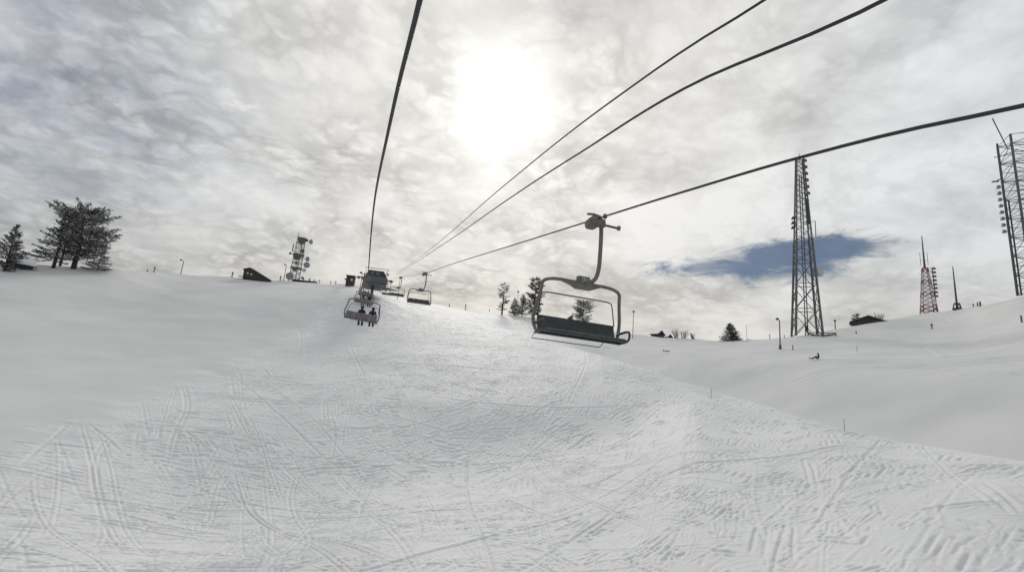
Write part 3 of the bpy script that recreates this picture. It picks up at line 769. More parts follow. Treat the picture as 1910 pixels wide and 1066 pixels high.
# people on the snow
P_ = gx(1527, 671, 50); person('sit', P_, 'person in black sitting on the snow with a snowboard, below the tall mast', M_BLACK, M_BLACK, rz=R(60), skis=False, board=True)
P_ = gx(1243, 656, 75); person('lie', P_, 'person in black lying in the snow with lifted feet, right of the large chair', M_BLACK, M_BLACK, rz=R(65), skis=False).scale = (.8,)*3
stand = person('stand', gp(433, 516, 168), 'skier standing alone on the crest left of the gabled hut', M_BLACK, M_GREYC, 'skiers on the crest')
stand.rotation_euler[2] = R(150)
for px, py, d, rz, s, lb in ((523, 522, 172, 60, 1, 'skier on the crest just left of the lamp pole by the dish tower'), (565, 524, 170, 200, 1, 'skier on the crest, first one right of the dish tower'),
        (577, 525, 171, 20, .95, 'skier on the crest, second one right of the dish tower'), (585, 526, 170, 300, .8, 'skier on the crest, third one right of the dish tower'), (596, 527, 169, 100, .8, 'skier on the crest, fourth one right of the dish tower'),
        (617, 528, 164, 80, .7, 'skier on the crest, fifth one right of the dish tower, half hidden by snow'), (626, 528, 162, 10, .7, 'skier on the crest nearest to the brown cabin'),
        (275, 504, 158, 30, .5, 'left one of two tiny skiers right of the snowy trees'), (288, 505, 158, 130, .9, 'right one of two tiny skiers right of the snowy trees'),
        (838, 570, 148, 200, .6, 'tiny skier on the slope crest right of the lift, leftmost of three'), (868, 573, 146, 240, .9, 'tiny skier on the slope crest right of the lift, middle of three'), (913, 580, 145, 40, .5, 'tiny skier on the slope crest just left of the thin tree'),
        (1738, 607, 150, 100, .75, 'skier on the right slope below the red and white mast')):
    place_copy(stand, gp(px, py, d), lb, R(rz), s)
if True:
    pass

# ------------------------------------------------------------------ lift terminal and cabin
def terminal():
    T = at_y(701, 517, TERM_Y); base = Vector((T[0], TERM_Y+1, T[2]-1.7)); gz = ground_z(base.x, base.y)
    t = thing('lift_terminal', (base.x, base.y, gz), 'grey hexagonal lift terminal housing on one column at the top of the ropes', 'lift terminal')
    h = base.z-gz
    b = MB(); b.prism([(-2.3, h+.25), (2.3, h+.25), (2.55, h+.9), (2.1, h+1.6), (-2.1, h+1.6), (-2.55, h+.9)], -3, 5); b.prism([(-1.3, h-.15), (1.3, h-.15), (2.28, h+.246), (-2.28, h+.246)], -2.8, 4.6); b.build('housing', M_HOUSE, t)
    b = MB(); b.prism([(-2.13, h+1.604), (2.13, h+1.604), (1.45, h+2.75), (-1.45, h+2.75)], -3.05, 5); b.build('roof', M_HOUSED, t)
    b = MB(); b.box((-.8, -3.06, h+2.15), (.7, .08, .8)); b.box((.3, -3.06, h+2.15), (.8, .08, .8)); b.build('window', M_HOUSE, t)
    b = MB(); b.box((-.35, 0, (h-.15)/2-.5), (.62, .7, h+.8), taper=.9); b.build('column', M_STEELD, t)
    b = MB()
    for yy in (-3, -1, 1, 3):
        for xx in (-2.1, 2.1): b.tube([(xx, yy, h+2.4), (xx, yy, h+3.1)], .03, 4)
    for xx in (-2.1, 2.1): b.tube([(xx, -3.4, h+3.1), (xx, 4, h+3.1)], .03, 4)
    for yy in (-3.2, 3): b.tube([(-2.5, yy, h+3.1), (2.5, yy, h+3.3)], .04, 4); b.tube([(-2.5, yy, h+3.1), (2.5, yy, h+3.05)], .025, 4)
    b.build('railing', M_STEELD, t)
    b = MB(); b.box((3.3, 1.0, h-.15), (3.0, .5, .14)); b.tube([(1.5, 1, h+.4), (3.2, 1, h-.1)], .06, 5); b.build('catwalk', M_STEELD, t)
    b = MB(); b.box((-3.0, -1.5, h+1.2), (1.6, .4, .2)); b.lathe((-2.6, -1.7, h+1.05), (0, 1, 0), [(0, .3), (.1, .3)], 12); b.lathe((-3.4, -1.7, h+1.05), (0, 1, 0), [(0, .3), (.1, .3)], 12); b.build('sheave_assembly', M_STEEL, t)
    b = MB(); b.box((3.0, -1.5, h+1.2), (1.4, .4, .2)); b.lathe((3.2, -1.7, h+1.1), (0, 1, 0), [(0, .3), (.1, .3)], 12); b.build('sheave_assembly', M_STEEL, t)
    return t
terminal()
def cabin():
    P = gp(653, 530, 146); t = thing('operator_cabin', P, 'small brown operator cabin left of the lift terminal', 'cabin', rz=R(-10)); t.location.z -= .2; t.scale = (1.05, 1.05, 1.1)
    b = MB(); b.box((0, 0, 1.35), (2.1, 2.0, 2.7)); b.build('wall', M_CABIN, t)
    b = MB(); b.box((0, 0, 2.80), (2.4, 2.4, .16)); b.build('roof', M_STEELD, t)
    b = MB(); b.box((.45, -1.01, 1.7), (.55, .04, .6)); b.build('window', M_GLASS, t)
    b = MB(); b.box((-.5, -1.01, 1.1), (.75, .05, 1.9)); b.build('door', M_WOOD, t)
cabin()
def lamp_pole(px, py, d, pytop, label, r=.09, arm=(-.7, 0), head='box', base=False, mt=M_MAST):
    P = gp(px, py, d) if d != 104 else gx(px, py, 60); h = height_to(P, pytop); t = thing('lamp_pole', P, label, 'lamp pole', 'lamp poles on the slope')
    b = MB(); b.tube([(0, 0, -.5), (0, 0, h*.94)], [r, r*.75], 8)
    if base: b.tube([(0, 0, -.3), (0, 0, .9)], [r*2.6, r*1.5], 8)
    b.build('pole', mt, t)
    if head:
        b = MB(); b.tube([(0, 0, h*.935), (arm[0]*.8, arm[1]*.8, h*.985)], r*.45, 6); b.build('arm', mt, t)
        b = MB(); b.lathe((arm[0], arm[1], h-.1), (-.35, 0, -1) if arm[0] <= 0 else (.35, 0, -1), [(-.22, .12), (-.12, .3), (.14, .34), (.18, .28)], 10); b.build('lamp_head', M_DRUMD, t)
    return t
lamp_pole(337, 511, 168, 485, 'lone lamp pole on the left crest between the trees and the hut', .12)
lamp_pole(529, 523, 172, 493, 'lamp pole standing at the foot of the dish tower', .12, (-.5, 0))
lamp_pole(645, 530, 147, 520, 'low lamp pole beside the brown cabin', .1, (-.3, 0))
lamp_pole(963, 588, 138, 543, 'slim lamp pole among the trees behind the large chair', .07, (0, 0))
lamp_pole(1180.5, 620, 135, 580, 'lamp pole right of the large chair, its head a small knob', .10, (0, 0))
lamp_pole(1455.5, 652, 104, 594, 'tallest lamp post with a broad snowy foot, left of the tall mast', .13, (-.55, 0), base=True)
lamp_pole(1558, 612, 150, 597, 'short lamp pole between the tall mast and the snowed-in hut', .14, (.0, 0))
lamp_pole(675, 516, 116, 508, 'small lamp rising just left of the terminal housing', .07, (-.3, 0))
lamp_pole(720, 540, 140, 511, 'small lamp just right of the terminal housing', .06, (0, 0))
lamp_pole(743, 545, 120, 517, 'thin pole standing behind the small empty chair right of the terminal', .07, None, head=None)

# ------------------------------------------------------------------ lattice towers and masts
def lattice(b, w0, w1, h, n, rl, rb, mi=0, legs=4, x=True, z0=0, alt=None, rot=0.):
    def leg(k, q):
        w = w0+(w1-w0)*q; a = rot+2*math.pi*(k+.5)/legs; rr = w/2/math.sin(math.pi/legs)
        return Vector((rr*math.cos(a), rr*math.sin(a), z0+h*q))
    for k in range(legs):
        for i in range(n):
            q0, q1 = i/n, (i+1)/n; mm = mi if alt is None else alt[int(i*len(alt)/n)]
            b.tube([leg(k, q0), leg(k, q1)], rl, 5, mm, False)
            A, B, C, D = leg(k, q0), leg((k+1) % legs, q0), leg(k, q1), leg((k+1) % legs, q1)
            b.tube([C, D], rb, 4, mm, False)
            if x: b.tube([A, D], rb, 4, mm, False); b.tube([B, C], rb, 4, mm, False)
            else: b.tube([A, D] if (i+k) % 2 else [B, C], rb, 4, mm, False)
def q_pan(n): return n
def drum(parent, c, ax, r, L, mt=M_DRUM, name='drum_antenna'):
    b = MB(); b.lathe(c, ax, [(-L*.5, r*.35), (-L*.3, r*.9), (-L*.2, r), (L*.5, r), (L*.52, r*.92)], 14); ax = Vector(ax).normalized()
    b.build(name, mt, parent, False)
def arrays(parent, x, y, z0, z1, n, sgn, r=.5, mt=M_DRUMD):
    for i in range(n):
        z = z0+(z1-z0)*i/(n-1); b = MB()
        b.box((x, y, z), (r*1.5, r*1.2, r*.9), taper=.6); b.tube([(x-sgn*r*2.2, y, z), (x, y, z)], r*.12, 4); b.build('panel_antenna', mt, parent)

def main_mast():
    P = gp(1505, 624, 138); h = height_to(P, 293); t = thing('lattice_mast', P, 'tallest dark lattice mast in full view, crossing the blue gap in the clouds', 'mast', 'radio masts', R(-50+12))
    t.location.z -= .4
    s = (P.length)/900.
    b = MB(); w0 = 46*s/1.25; w1 = 11*s/1.1
    n = 9; hs = [0]
    for i in range(n): hs.append(hs[-1]+(1-.055*i))
    hs = [q/hs[-1] for q in hs]
    # lower, wide part then upper, narrow part
    def leg(k, q):
        w = w0+(w1-w0)*(q**.92); a = 2*math.pi*(k+.5)/4; rr = w/2*math.sqrt(2)
        return Vector((rr*math.cos(a), rr*math.sin(a), h*q))
    levels = hs[:]
    L2 = []
    for a, c in zip(levels[:-1], levels[1:]):
        L2.append(a)
        if a > .38: L2.append((a+c)/2)
        if a > .55: L2[-1] = a+(c-a)/3; L2.append(a+2*(c-a)/3)
    L2.append(1.0)
    for k in range(4):
        for q0, q1 in zip(L2[:-1], L2[1:]):
            b.tube([leg(k, q0), leg(k, q1)], .26 if q0 < .5 else .17, 6, 0, False)
            A, B, C, D = leg(k, q0), leg((k+1) % 4, q0), leg(k, q1), leg((k+1) % 4, q1); r_ = .085 if q0 < .4 else .06
            b.tube([C, D], r_, 4, 0, False); b.tube([A, D], r_, 4, 0, False); b.tube([B, C], r_, 4, 0, False)
    b.build('lattice', M_MAST, t)
    b = MB()
    for o in (-.28, .28):
        b.tube([(o, o*.3, 0), (o, o*.3, h*.9)], .12, 4)
    for i in range(60): b.tube([(-.28, 0, h*.9*i/60), (.28, 0, h*.9*i/60)], .03, 3, 0, False)
    b.build('cable_ladder', M_MAST, t)
    b = MB(); b.tube([(0, 0, h*.98), (0, 0, h*1.03)], .07, 5); b.build('whip_antenna', M_STEELD, t)
    inv = Matrix.Rotation(-t.rotation_euler[2], 3, 'Z')
    rgt = inv @ Vector((P.y, -P.x, 0)).normalized()
    def side_at(q, off):
        w = w0+(w1-w0)*(q**.92); return rgt*(off*(w*.62))
    for q0, q1, n_, off in ((.79, .985, 6, .9), (.62, .75, 8, .62), (.60, .655, 3, -.95)):
        for i in range(n_):
            q = q0+(q1-q0)*i/(n_-1); p = side_at(q, off)+rgt*(.25 if off > 0 else -.25)+Vector((0, 0, h*q)); bb = MB()
            bb.box(p, (1.0, 1.0, .62), taper=.45); bb.tube([p-rgt*off*.8, p], .08, 4); bb.build('panel_antenna', M_DRUMD, t)
    p = side_at(.36, 1.0)+rgt*.6+Vector((0, 0, h*.345)); drum(t, p, rgt*.3+(inv @ Vector((0, -1, .1))), 1.25, .8, M_MASTL, 'dish_antenna')
    bb = MB(); bb.tube([p, p-rgt*1.6], .1, 5); q = .6; a = side_at(.595, .85)+Vector((0, 0, h*.625)); bb.tube([a-rgt*.3, a+rgt*1.2, a+rgt*1.2-Vector((0, 0, h*.09)), a+rgt*2.4-Vector((0, 0, h*.09))], .1, 5); bb.build('side_bracket', M_MAST, t)
    dn = rgt
    bb = MB(); bb.tube(soften([(0, 0, 3.0), (0, 0, .9), dn*2.5+Vector((0, 0, .35)), dn*6+Vector((0, 0, .9))], 2), .18, 5); bb.tube([(0, 0, 1.2), dn*6+Vector((0, 0, 1.15))], .10, 4)
    for k in (3, 4.5, 6): bb.tube([dn*k+Vector((0, 0, 1)), dn*k+Vector((0, 0, -1))], .08, 4)
    bb.build('cable_tray', M_STEELD, t)
main_mast()
def big_right_mast():
    P = gp(1950, 556, 150); t = thing('lattice_mast', P, 'tall lattice mast cut by the right edge, with a slanting whip on top', 'mast', 'radio masts', R(-63+20)); P2 = Vector(P)
    h = height_to(P, 259); w = 6.2
    b = MB(); lattice(b, w, w, h, 16, .24, .075, 0, 4, False)
    for i in range(33): 
        z = h*i/33; b.tube([(-w*.35, -w*.35, z), (w*.35, w*.35, z)], .05, 4, 0, False)
    b.build('lattice', M_MAST, t)
    inv = Matrix.Rotation(-t.rotation_euler[2], 3, 'Z'); rgt = inv @ Vector((P.y, -P.x, 0)).normalized()
    cs = [Vector((w*.5*a, w*.5*c, 0)) for a in (-1, 1) for c in (-1, 1)]; L = min(cs, key=lambda v: v.dot(rgt)); L = L.copy()
    b = MB(); b.tube([L+Vector((0, 0, h-.5)), L+Vector((0, 0, h+.9))], .2, 5); b.tube([L+rgt*1.6+Vector((0, 0, h-1)), L-rgt*.2+Vector((0, 0, h+7.6))], .12, 6); b.build('whip_antenna', M_STEELD, t)
    b = MB()
    for o in (.0, .5): b.tube([L+rgt*(.1+o)+Vector((0, 0, 0)), L+rgt*(.1+o)+Vector((0, 0, h*.62))], .16, 5)
    b.build('cable_ladder', M_STEELD, t)
    for i in range(8):
        z = h*(.42+.32*i/7*.95); bb = MB(); p = L-rgt*.75+Vector((0, 0, z)); bb.box(p, (.7, .7, .65), taper=.75); bb.tube([p, p+rgt*.9], .07, 4); bb.build('panel_antenna', M_DRUM, t)
    for i in range(4):
        z = h*(1.0-.035*i); bb = MB(); p = -L*.8+rgt*.4+Vector((0, 0, z)); bb.box(p, (1, 1, .7), taper=.7); bb.tube([p, p-rgt*1.2], .07, 4); bb.build('panel_antenna', M_DRUMD, t)
    bb = MB(); bb.tube([L+Vector((0, 0, h*.78)), L-rgt*1.1+Vector((0, 0, h*.765))], .12, 5); bb.box(L-rgt*1.1+Vector((0, 0, h*.765)), (1.2, .5, .2)); bb.tube([L+Vector((0, 0, h*.93)), L-rgt*.8+Vector((0, 0, h*.935))], .1, 5)
    bb.tube([L+Vector((0, 0, h*.93)), L+rgt*3+Vector((0, 0, h*.95))], .1, 5); bb.build('side_bracket', M_MAST, t)
big_right_mast()
def red_mast():
    P = gp(1733, 584, 192); t = thing('lattice_mast', P, 'red and white lattice mast with a long thin tip on the right crest', 'mast', 'radio masts', R(-58+15)); t.location.z -= .3
    h = height_to(P, 498); H = height_to(P, 438)
    b = MB(); lattice(b, 3.5, 1.2, h, 11, .13, .08, 0, 4, True, alt=[0, 1, 0, 1, 0, 1, 0]); b.build('lattice', [M_RED, M_WHITE], t)
    b = MB(); b.tube([(0, 0, h), (0, 0, H)], [.3, .10], 6)
    for k in (-1, 1): b.tube([(k*.9, 0, h+1), (k*.9, 0, h+5)], .06, 4); b.tube([(0, 0, h+2.5), (k*.9, 0, h+2.5)], .05, 4)
    b.build('whip_antenna', M_STEELD, t)
    inv = Matrix.Rotation(-t.rotation_euler[2], 3, 'Z'); rgt = inv @ Vector((P.y, -P.x, 0)).normalized()
    b = MB(); b.tube([rgt*1.9+Vector((0, 0, 0)), rgt*1.7+Vector((0, 0, h))], .14, 5); b.tube([Vector((0, 0, h*.6)), rgt*1.7+Vector((0, 0, h*.6))], .08, 4); b.tube([Vector((0, 0, h*.92)), rgt*1.7+Vector((0, 0, h*.92))], .08, 4); b.build('antenna_pole', M_RED, t)
    for i in range(8):
        p = rgt*2.05+Vector((0, 0, h*(.38+.60*i/7))); bb = MB(); bb.box(p, (1.0, .8, .55), taper=.6); bb.tube([p, p-rgt*.9], .09, 4); bb.build('panel_antenna', M_DRUMD, t)
red_mast()
def pedestal_mast():
    P = gp(1786, 580, 178); t = thing('antenna_pole', P, 'dark single pole on a four-legged stand, right of the red mast', 'mast', 'radio masts', R(-60)); h = height_to(P, 497); hb = height_to(P, 566)
    b = MB(); lattice(b, 1.7, 1.15, hb, 1, .14, .1, 0, 4, False); b.box((0, 0, .15), (2.0, 2.0, .3)); b.build('stand', M_STEELD, t)
    b = MB(); b.tube([(0, 0, 0), (0, 0, h*.55), (0, 0, h)], [.26, .18, .10], 8); b.build('pole', M_STEELD, t)
pedestal_mast()
for px, top, lb in ((1816, 566, 'leftmost short stake on the right crest beyond the pedestal mast'), (1824, 563, 'middle short stake on the right crest beyond the pedestal mast'), (1829, 562, 'rightmost short stake on the right crest beyond the pedestal mast')):
    P = gp(px, 574, 176); h = height_to(P, top); b = MB(); b.tube([(0, 0, -.5), (0, 0, h)], .12 if px != 1829 else .2, 6); b.box((0, 0, h*.5), (.3, .3, .1)); o = b.build('pole', M_MAST); o.location = P; tag(o, lb, 'pole', 'stakes on the right crest')
def dish_tower():
    P = gp(548, 524, 176); t = thing('dish_tower', P, 'pale lattice tower hung with round dish antennas on the left crest', 'tower', rz=R(8)); t.location.z -= .3
    h = height_to(P, 443); b = MB(); lattice(b, 3.3, 2.5, h, 9, .15, .07, 0, 4, True, rot=0); b.build('lattice', M_MASTL, t)
    b = MB(); b.box((0, 0, h*.62), (3.6, 3.6, .25)); b.box((0, 0, h*.33), (3.7, 3.7, .2)); b.box((0, 0, h), (2.8, 2.8, .2)); b.build('platform', M_MAST, t)
    b = MB(); b.tube([(-1.2, -1.2, h), (-1.2, -1.2, h+1.4)], .1, 5); b.tube([(-2.1, -1.2, h*.66), (-2.1, -1.2, h*.82)], .18, 5); b.tube([(-1.2, -1.2, h*.68), (-2.1, -1.2, h*.68)], .08, 4); b.tube([(.4, 0, 0), (.4, 0, h)], .15, 5); b.build('whip_antenna', M_MAST, t)
    for x, y, z, r, ax, mt in ((.1, -1.7, .92, 1.35, (0, -1, 0), M_DRUMD), (3.0, -1.2, .945, .95, (1, -.8, 0), M_DRUM), (1.6, -1.6, .955, .65, (.3, -1, 0), M_DRUMD), (1.0, -1.8, .70, .7, (.3, -1, 0), M_DRUMD), (-.4, -2.0, .56, 1.4, (.1, -1, 0), M_DRUMD), (2.9, -1.2, .555, 1.0, (1, -.8, 0), M_DRUM),
                           (3.0, -1.4, .42, 1.2, (.4, -1, 0), M_DRUM), (-2.6, -1.4, .61, .5, (-.6, -1, 0), M_DRUMD), (2.5, -1.5, .30, .75, (.2, -1, 0), M_MASTL), (-.5, -2.0, .28, .85, (.0, -1, 0), M_DRUMD), (-1.5, -2.4, .11, 1.45, (-.1, -1, .05), M_DRUM), (2.3, -1.5, .13, .5, (.6, -1, 0), M_DRUM), (-.3, -1.9, .42, .6, (0, -1, 0), M_DRUMD)):
        p = Vector((x, y, h*z)); a = Vector(ax).normalized(); r *= .85; drum(t, p, a, r, r*.6, mt, 'dish_antenna')
        b = MB(); q = Vector((max(-1.4, min(1.4, x)), -1.3, h*z)); b.tube([p-a*r*.3, q], .09, 4) if (p-a*r*.3-q).length > .25 else b.tube([q, q+Vector((0, .3, 0))], .09, 4); b.build('mounting_arm', M_MAST, t)
dish_tower()

# ------------------------------------------------------------------ huts and snow fence
def hut(name, px, py, d, L, W, Hw, rz, label, sink=.6, wins=2, snow=.35, rise=None):
    P = gp(px, py, d); t = thing(name, P, label, 'hut', rz=rz); t.location.z -= sink; rise = rise or W*.32
    b = MB(); b.prism([(-W/2, 0), (W/2, 0), (W/2, Hw), (0, Hw+rise), (-W/2, Hw)], -L/2, L/2); b.build('wall', M_WOOD, t)
    sl = math.atan2(rise, W/2)
    b = MB()
    b.prism([(-W/2-.4, Hw-.4*math.tan(sl)+.02), (0, Hw+rise+.02), (W/2+.4, Hw-.4*math.tan(sl)+.02), (W/2+.4, Hw-.4*math.tan(sl)+.2), (0, Hw+rise+.22), (-W/2-.4, Hw-.4*math.tan(sl)+.2)], -L/2-.4, L/2+.4)
    rf = b.build('roof', M_STEELD, t)
    b = MB(); e = Hw-.35*math.tan(sl)
    b.prism([(-W/2-.33, e+.22), (0, Hw+rise+.24), (W/2+.33, e+.22), (W/2+.25, e+.22+snow*.8), (0, Hw+rise+.2+snow), (-W/2-.25, e+.22+snow*.8)], -L/2-.30, L/2+.32); b.build('roof_snow', M_SNOWP, rf)
    for k in range(wins):
        b = MB(); x = -W*.2+W*.34*k; b.box((x, -L/2-.015, Hw*.62), (.85, .06, .95)); w_ = b.build('window_frame', M_STEELD, t)
        b = MB(); b.box((x, -L/2-.055, Hw*.62), (.65, .03, .75)); b.build('pane', M_GLASS, w_)
    return t
def saltbox():
    P = gp(477, 523, 165); t = thing('gabled_hut', P, 'dark gabled wooden hut with two windows on the left crest', 'hut', rz=R(6)); t.location.z -= .4; t.scale = (.84, .84, .76)
    W = [(-4.0, 0), (4.6, 0), (4.6, .7), (-2.3, 4.3), (-4.0, 3.5)]
    b = MB(); b.prism(W, -3, 3); b.build('wall', M_WOOD, t)
    b = MB(); b.prism([(-4.35, 3.36), (-2.3, 4.32), (5.2, .40), (5.25, .55), (-2.3, 4.50), (-4.4, 3.5)], -3.4, 3.4); rf = b.build('roof', M_STEELD, t)
    b = MB(); b.prism([(-1.9, 4.32), (5.1, .66), (5.1, .95), (-1.2, 4.35)], -3.3, 3.3); b.build('roof_snow', M_SNOWP, rf)
    for x, z in ((-2.7, 2.1), (-1.5, 1.9)):
        b = MB(); b.box((x, -3.02, z), (.75, .06, .8)); w_ = b.build('window_frame', M_STEELD, t)
        b = MB(); b.box((x, -3.06, z), (.55, .03, .6)); b.build('pane', M_GLASS, w_)
    b = MB(); b.box((-4.6, -2.5, .55), (1.6, 1.2, .12)); b.build('step', M_WOOD, t)
saltbox()
hut('snowy_hut', 41, 489, 128, 2.8, 2.6, 1.0, R(-48), 'low hut with a snow-loaded roof between the trees at far left', .4, 0, .55)
hut('small_hut', 1226, 628, 158, 2.6, 3.2, 1.0, R(20), 'small dark hut right of the large chair, left of the bare bushes', .3, 0, .12)
hut('small_hut', 1245, 629, 162, 1.6, 2.2, .5, R(20), 'tiny half-buried hut between the small dark hut and the bare bushes', .4, 0, .12)
hut('snowed_in_hut', 1620, 604, 165, 5.0, 8.0, 1.5, R(-52), 'long low roof sunk in snow on the right slope', 1.55, 0, .12, 1.6)
def deck():
    A, B = gp(545, 525, 172), gp(592, 528, 170); t = thing('low_deck', A, 'long dark low deck beside the foot of the dish tower', 'deck')
    v = B-A; b = MB(); n = 10
    b.tube([Vector((0, 0, .6)), v+Vector((0, 0, .45))], .22, 4); b.tube([Vector((0, 0, .2)), v*.95+Vector((0, 0, .1))], .2, 4); b.build('beam', M_STEELD, t)
    for k in range(n): b = MB(); p = v*(k/n); b.tube([p+Vector((0, 0, -.4)), p+Vector((0, 0, .75))], .09, 4); b.build('post', M_STEELD, t)
deck()
for px, py, top, d, r, lb in ((1327, 741, 722, 58, .016, 'thin bamboo marker on the near snow crest, left one of two'), (1575.5, 806, 781, 41, .014, 'thin bamboo marker on the near snow crest, right one of two'),
        (1479, 653, 643, 100, .09, 'short leaning stake right of the tall lamp post'), (1463, 631, 624, 122, .09, 'small stake just behind the tall lamp post'), (1599, 655, 645, 88, .04, 'faint thin stake on the right slope above the long track'),
        (1597, 622, 617, 120, .12, 'short stake on the slope below the snowed-in hut'), (1393, 629, 606, 150, .045, 'hair-thin pole between the round fir and the tall lamp post'), (1436, 632, 623, 146, .1, 'short leaning post on the crest left of the tall lamp post'),
        (1906, 601, 588, 92, .13, 'thick dark post at the right edge of the slope')):
    P = gx(px, py) if d < 130 else gp(px, py, d); h = height_to(P, top); b = MB(); b.tube([(0, 0, -.4), (0, 0, h*.5), (-.02*h, 0, h)], [r, r, r*.8], 6); b.tube([(0, 0, h*.9), (-.02*h, 0, h*.97)], [r*1.3, r*1.3], 6)
    o = b.build('marker_pole', M_BAMBOO if r < .06 else M_MAST); o.location = P; tag(o, lb, 'pole', 'marker poles in the snow')

# ------------------------------------------------------------------ trees
def conifer(px, py, d, top, halfw, label, style='fir', lean=0., dens=1., frost=.3, trunk=.16, start=.12, seed=0, stems=1, group='conifers on the crest', name='conifer'):
    rg = random.Random(seed*31+int(px)); P = gp(px, py, d); h = height_to(P, top); w = halfw*P.length/FPX*.96
    t = thing(name, P, label, 'tree', group)
    b = MB(); r0 = trunk*h/9
    stemx = [0] if stems == 1 else [(k-(stems-1)/2)*w*.42 for k in range(stems)]
    axes = []
    for sx in stemx:
        pts = [Vector((sx*.35, 0, -.6)), Vector((sx*.7, 0, h*.25)), Vector((sx+lean*h*.4, rg.uniform(-.2, .2), h*.6)), Vector((sx*1.0+lean*h, 0, h*(.97 if sx == stemx[-1] or stems == 1 else .9)))]
        b.tube(pts, [r0*1.25, r0, r0*.55, r0*.1], 7); axes.append(pts)
    def axis(pts, q):
        z = q*h
        for a, c in zip(pts[:-1], pts[1:]):
            if z <= c.z: return a.lerp(c, (z-a.z)/(c.z-a.z))
        return pts[-1]
    def prof(q):
        if style == 'fir': return max(.06, (1-q))**.85
        if style == 'column': return .45+.55*math.sin(math.pi*min(1, (1-q)*1.05))**.7 if q < .97 else .2
        if style == 'round': return math.sqrt(max(.03, 1-((q-.62)/.44)**2)) if q > .2 else .35
        if style == 'pyr': return max(.08, min(1, (1-q)*1.55))*(1 if q > .2 else .8)
    NV = []; NF = []; NM = []
    nb = int((58 if style != 'column' else 52)*dens*max(1, h/10))
    for k in range(nb):
        q = start+(1-start)*(k+rg.random())/nb; q = min(.985, q); pts = axes[rg.randrange(len(axes))]
        a0 = axis(pts, q); ang = rg.uniform(0, 2*math.pi); L = w*prof(q)*rg.uniform(.55, 1.08)
        if rg.random() < .10: L *= 1.15
        if stems > 1: L *= .8
        droop = {'fir': -.05+.75*max(0, q-.35), 'column': -.12+.35*q, 'round': -.02+.55*q*q, 'pyr': .05+.6*q}[style]
        dr = Vector((math.cos(ang), math.sin(ang), droop)).normalized()
        tip = a0+dr*L+Vector((0, 0, .08*L)); mid = a0+dr*L*.5-Vector((0, 0, .04*L))
        b.tube([a0, mid, tip], [r0*.22*(1.1-q)+.012, r0*.12*(1.1-q)+.01, .006], 4, 0, False)
        # tufts of needles along the outer part of the limb
        nt = max(4, int(L*11*min(dens, 1.6)))
        for i in range(nt):
            s = .22+.80*((i+rg.random())/nt); c = a0.lerp(mid, s*2) if s < .5 else mid.lerp(tip, min(1.05, (s-.5)*2))
            sp = L*(.11 if style != 'round' else .15)*(1.15-s)+(.05 if style != 'round' else .10)
            c = c+Vector((rg.gauss(0, sp), rg.gauss(0, sp), rg.gauss(.0, sp*.25)))
            fr = 1 if (rg.random() < frost) else 0
            for m_ in range(4):
                dv = (dr+Vector((rg.gauss(0, .42), rg.gauss(0, .42), rg.gauss(.10, .20)))).normalized(); ll = rg.uniform(.20, .60)*max(.6, h/12); ww = ll*rg.uniform(.06, .13)
                sv = dv.cross(Vector((rg.gauss(0, 1), rg.gauss(0, 1), rg.gauss(0, 1)))).normalized()
                n0 = len(NV); NV += [c-sv*ww*.5, c+dv*ll*.5-sv*ww, c+dv*ll, c+dv*ll*.5+sv*ww]; NF.append((n0, n0+1, n0+2, n0+3)); NM.append(fr)
    b.build('trunk', M_BARK, t)
    mesh_obj('crown', np.array([tuple(v) for v in NV]), np.array(NF), [M_NEEDLE, M_FROST], t, mi=NM)
    # pads of snow lying on the limbs
    if frost > .2:
        s_ = MB()
        for k in range(int(50*dens*frost*2)):
            q = rg.uniform(start+.05, .95); pts = axes[rg.randrange(len(axes))]; a0 = axis(pts, q); ang = rg.uniform(0, 2*math.pi); L = w*prof(q)*rg.uniform(.3, .95)*(1 if stems == 1 else .8)
            droop = {'fir': -.05+.75*max(0, q-.35), 'column': -.12+.35*q, 'round': -.02+.55*q*q, 'pyr': .05+.6*q}[style]
            c = a0+Vector((math.cos(ang), math.sin(ang), droop)).normalized()*L+Vector((0, 0, .08)); r = rg.uniform(.09, .22)*h/11
            V = [c+Vector((math.cos(a)*r*rg.uniform(.7, 1.4), math.sin(a)*r*rg.uniform(.7, 1.4), 0)) for a in (0, 1.26, 2.5, 3.8, 5.0)]+[c+Vector((0, 0, r*.45)), c-Vector((0, 0, r*.25))]
            s_.add(V, [(i, (i+1) % 5, 5) for i in range(5)]+[((i+1) % 5, i, 6) for i in range(5)])
        s_.build('snow', M_SNOWP, t)['kind'] = 'stuff'
    return t
conifer(13, 487, 124, 419, 18, 'dark frosted pine at the far left edge', 'pyr', frost=.3, start=.03, seed=1, dens=2.4)
conifer(101, 493, 131, 391, 44, 'broad frosted pine with spreading lower limbs, left half of the big pair', 'fir', lean=-.05, frost=.4, start=.12, seed=2, dens=1.1, trunk=.2)
conifer(138, 495, 133, 395, 40, 'tallest rounded frosted pine with one thick trunk, right half of the big pair', 'round', lean=-.06, frost=.55, start=.22, trunk=.3, seed=3, dens=2.0)
conifer(112, 494, 137, 420, 26, 'slim frosted pine standing between the two big ones', 'column', lean=-.05, frost=.35, start=.14, trunk=.22, seed=9)
conifer(183, 498, 134, 457, 22, 'small pale frosted fir right of the big pines', 'fir', frost=.75, start=.03, seed=4, dens=2.2)
conifer(936, 586, 139, 527, 12, 'thin ragged conifer standing alone left of the tree clump', 'column', frost=.15, start=.12, seed=5, dens=1.3, trunk=.2)
conifer(958, 589, 141, 556, 14, 'low bushy conifer, leftmost in the clump behind the large chair', 'fir', frost=.3, start=.03, seed=6, dens=2.4)
conifer(973, 591, 142, 549, 16, 'medium frosted conifer in the clump behind the large chair', 'pyr', frost=.4, start=.05, seed=7, dens=2.2)
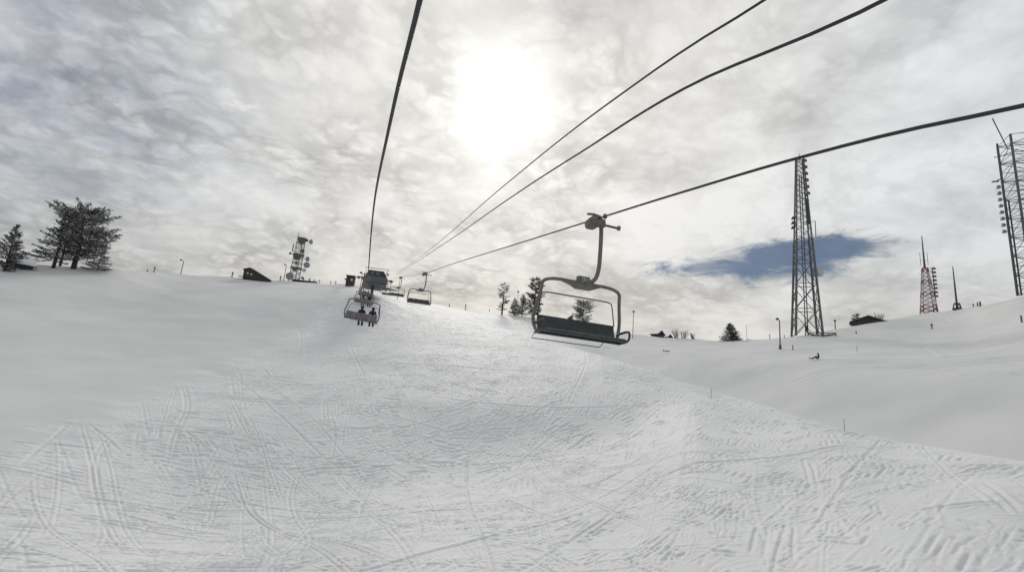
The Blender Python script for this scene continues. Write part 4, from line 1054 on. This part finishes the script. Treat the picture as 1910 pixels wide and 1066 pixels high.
conifer(995, 594, 140, 518, 18, 'tall dark conifer seen through the left side of the large chair', 'column', frost=.12, start=.08, seed=8, dens=1.8)
conifer(1086, 612, 140, 563, 22, 'dark rounded conifer seen through the large chair above its seat', 'round', frost=.15, start=.04, seed=10, dens=2.6)
conifer(1062, 610, 142, 588, 13, 'small leaning conifer seen through the large chair, left of the rounded one', 'fir', lean=.25, frost=.2, start=.05, seed=11, dens=2.)
conifer(1362, 638, 148, 603, 22, 'dark round fir alone on the crest, left of the tall lamp post', 'fir', frost=.12, start=.02, seed=12, dens=3.5)
conifer(1598, 606, 158, 585, 6, 'small thin conifer at the left end of the snowed-in hut', 'column', frost=.3, start=.04, seed=13, dens=1.5)
def bare_bush(px, py, d, top, halfw, label, seed, lean=0, mt=None):
    rg = random.Random(seed); P = gp(px, py, d); h = height_to(P, top); w = halfw*P.length/FPX
    t = thing('bare_bush', P, label, 'bush', 'bare bushes in the snow'); b = MB(); f = MB()
    for k in range(14):
        a = rg.uniform(0, 6.28); x0 = rg.uniform(-w*.5, w*.5); tip = Vector((x0+math.cos(a)*w*.6+lean*h, math.sin(a)*w*.6, h*rg.uniform(.6, 1))); m0 = Vector((x0, 0, -.3)); mid = m0.lerp(tip, .5)+Vector((rg.gauss(0, .1), 0, rg.gauss(0, .1)))
        b.tube([m0, mid, tip], [.07, .05, .02], 4, 0, False)
        for j in range(9):
            s = rg.uniform(.3, .95); c = m0.lerp(mid, s*2) if s < .5 else mid.lerp(tip, (s-.5)*2); dv = Vector((rg.gauss(0, .5), rg.gauss(0, .5), rg.uniform(.2, .8)))*h*.22
            f.tube([c, c+dv], [.03, .012], 3, 0, False)
    b.build('stem', mt or mat('pale_bark', (.16, .15, .14), .9), t); f.build('twigs', mt or MATS['pale_bark'], t); return t
bare_bush(1262, 630, 156, 613, 8, 'leftmost bare leaning bush right of the small hut', 1, -.2)
bare_bush(1275, 632, 155, 615, 7, 'middle bare bush of the row right of the small hut', 2, .15)
bare_bush(1292, 633, 154, 620, 7, 'rightmost bare bush of the row right of the small hut', 3)
bare_bush(1640, 601, 166, 583, 8, 'frosted bare bush at the right end of the snowed-in hut', 4)
bare_bush(1352, 638, 146, 634, 12, 'low scrub at the left foot of the round fir', 5)
bare_bush(1396, 636, 147, 632, 9, 'low scrub right of the round fir', 6)
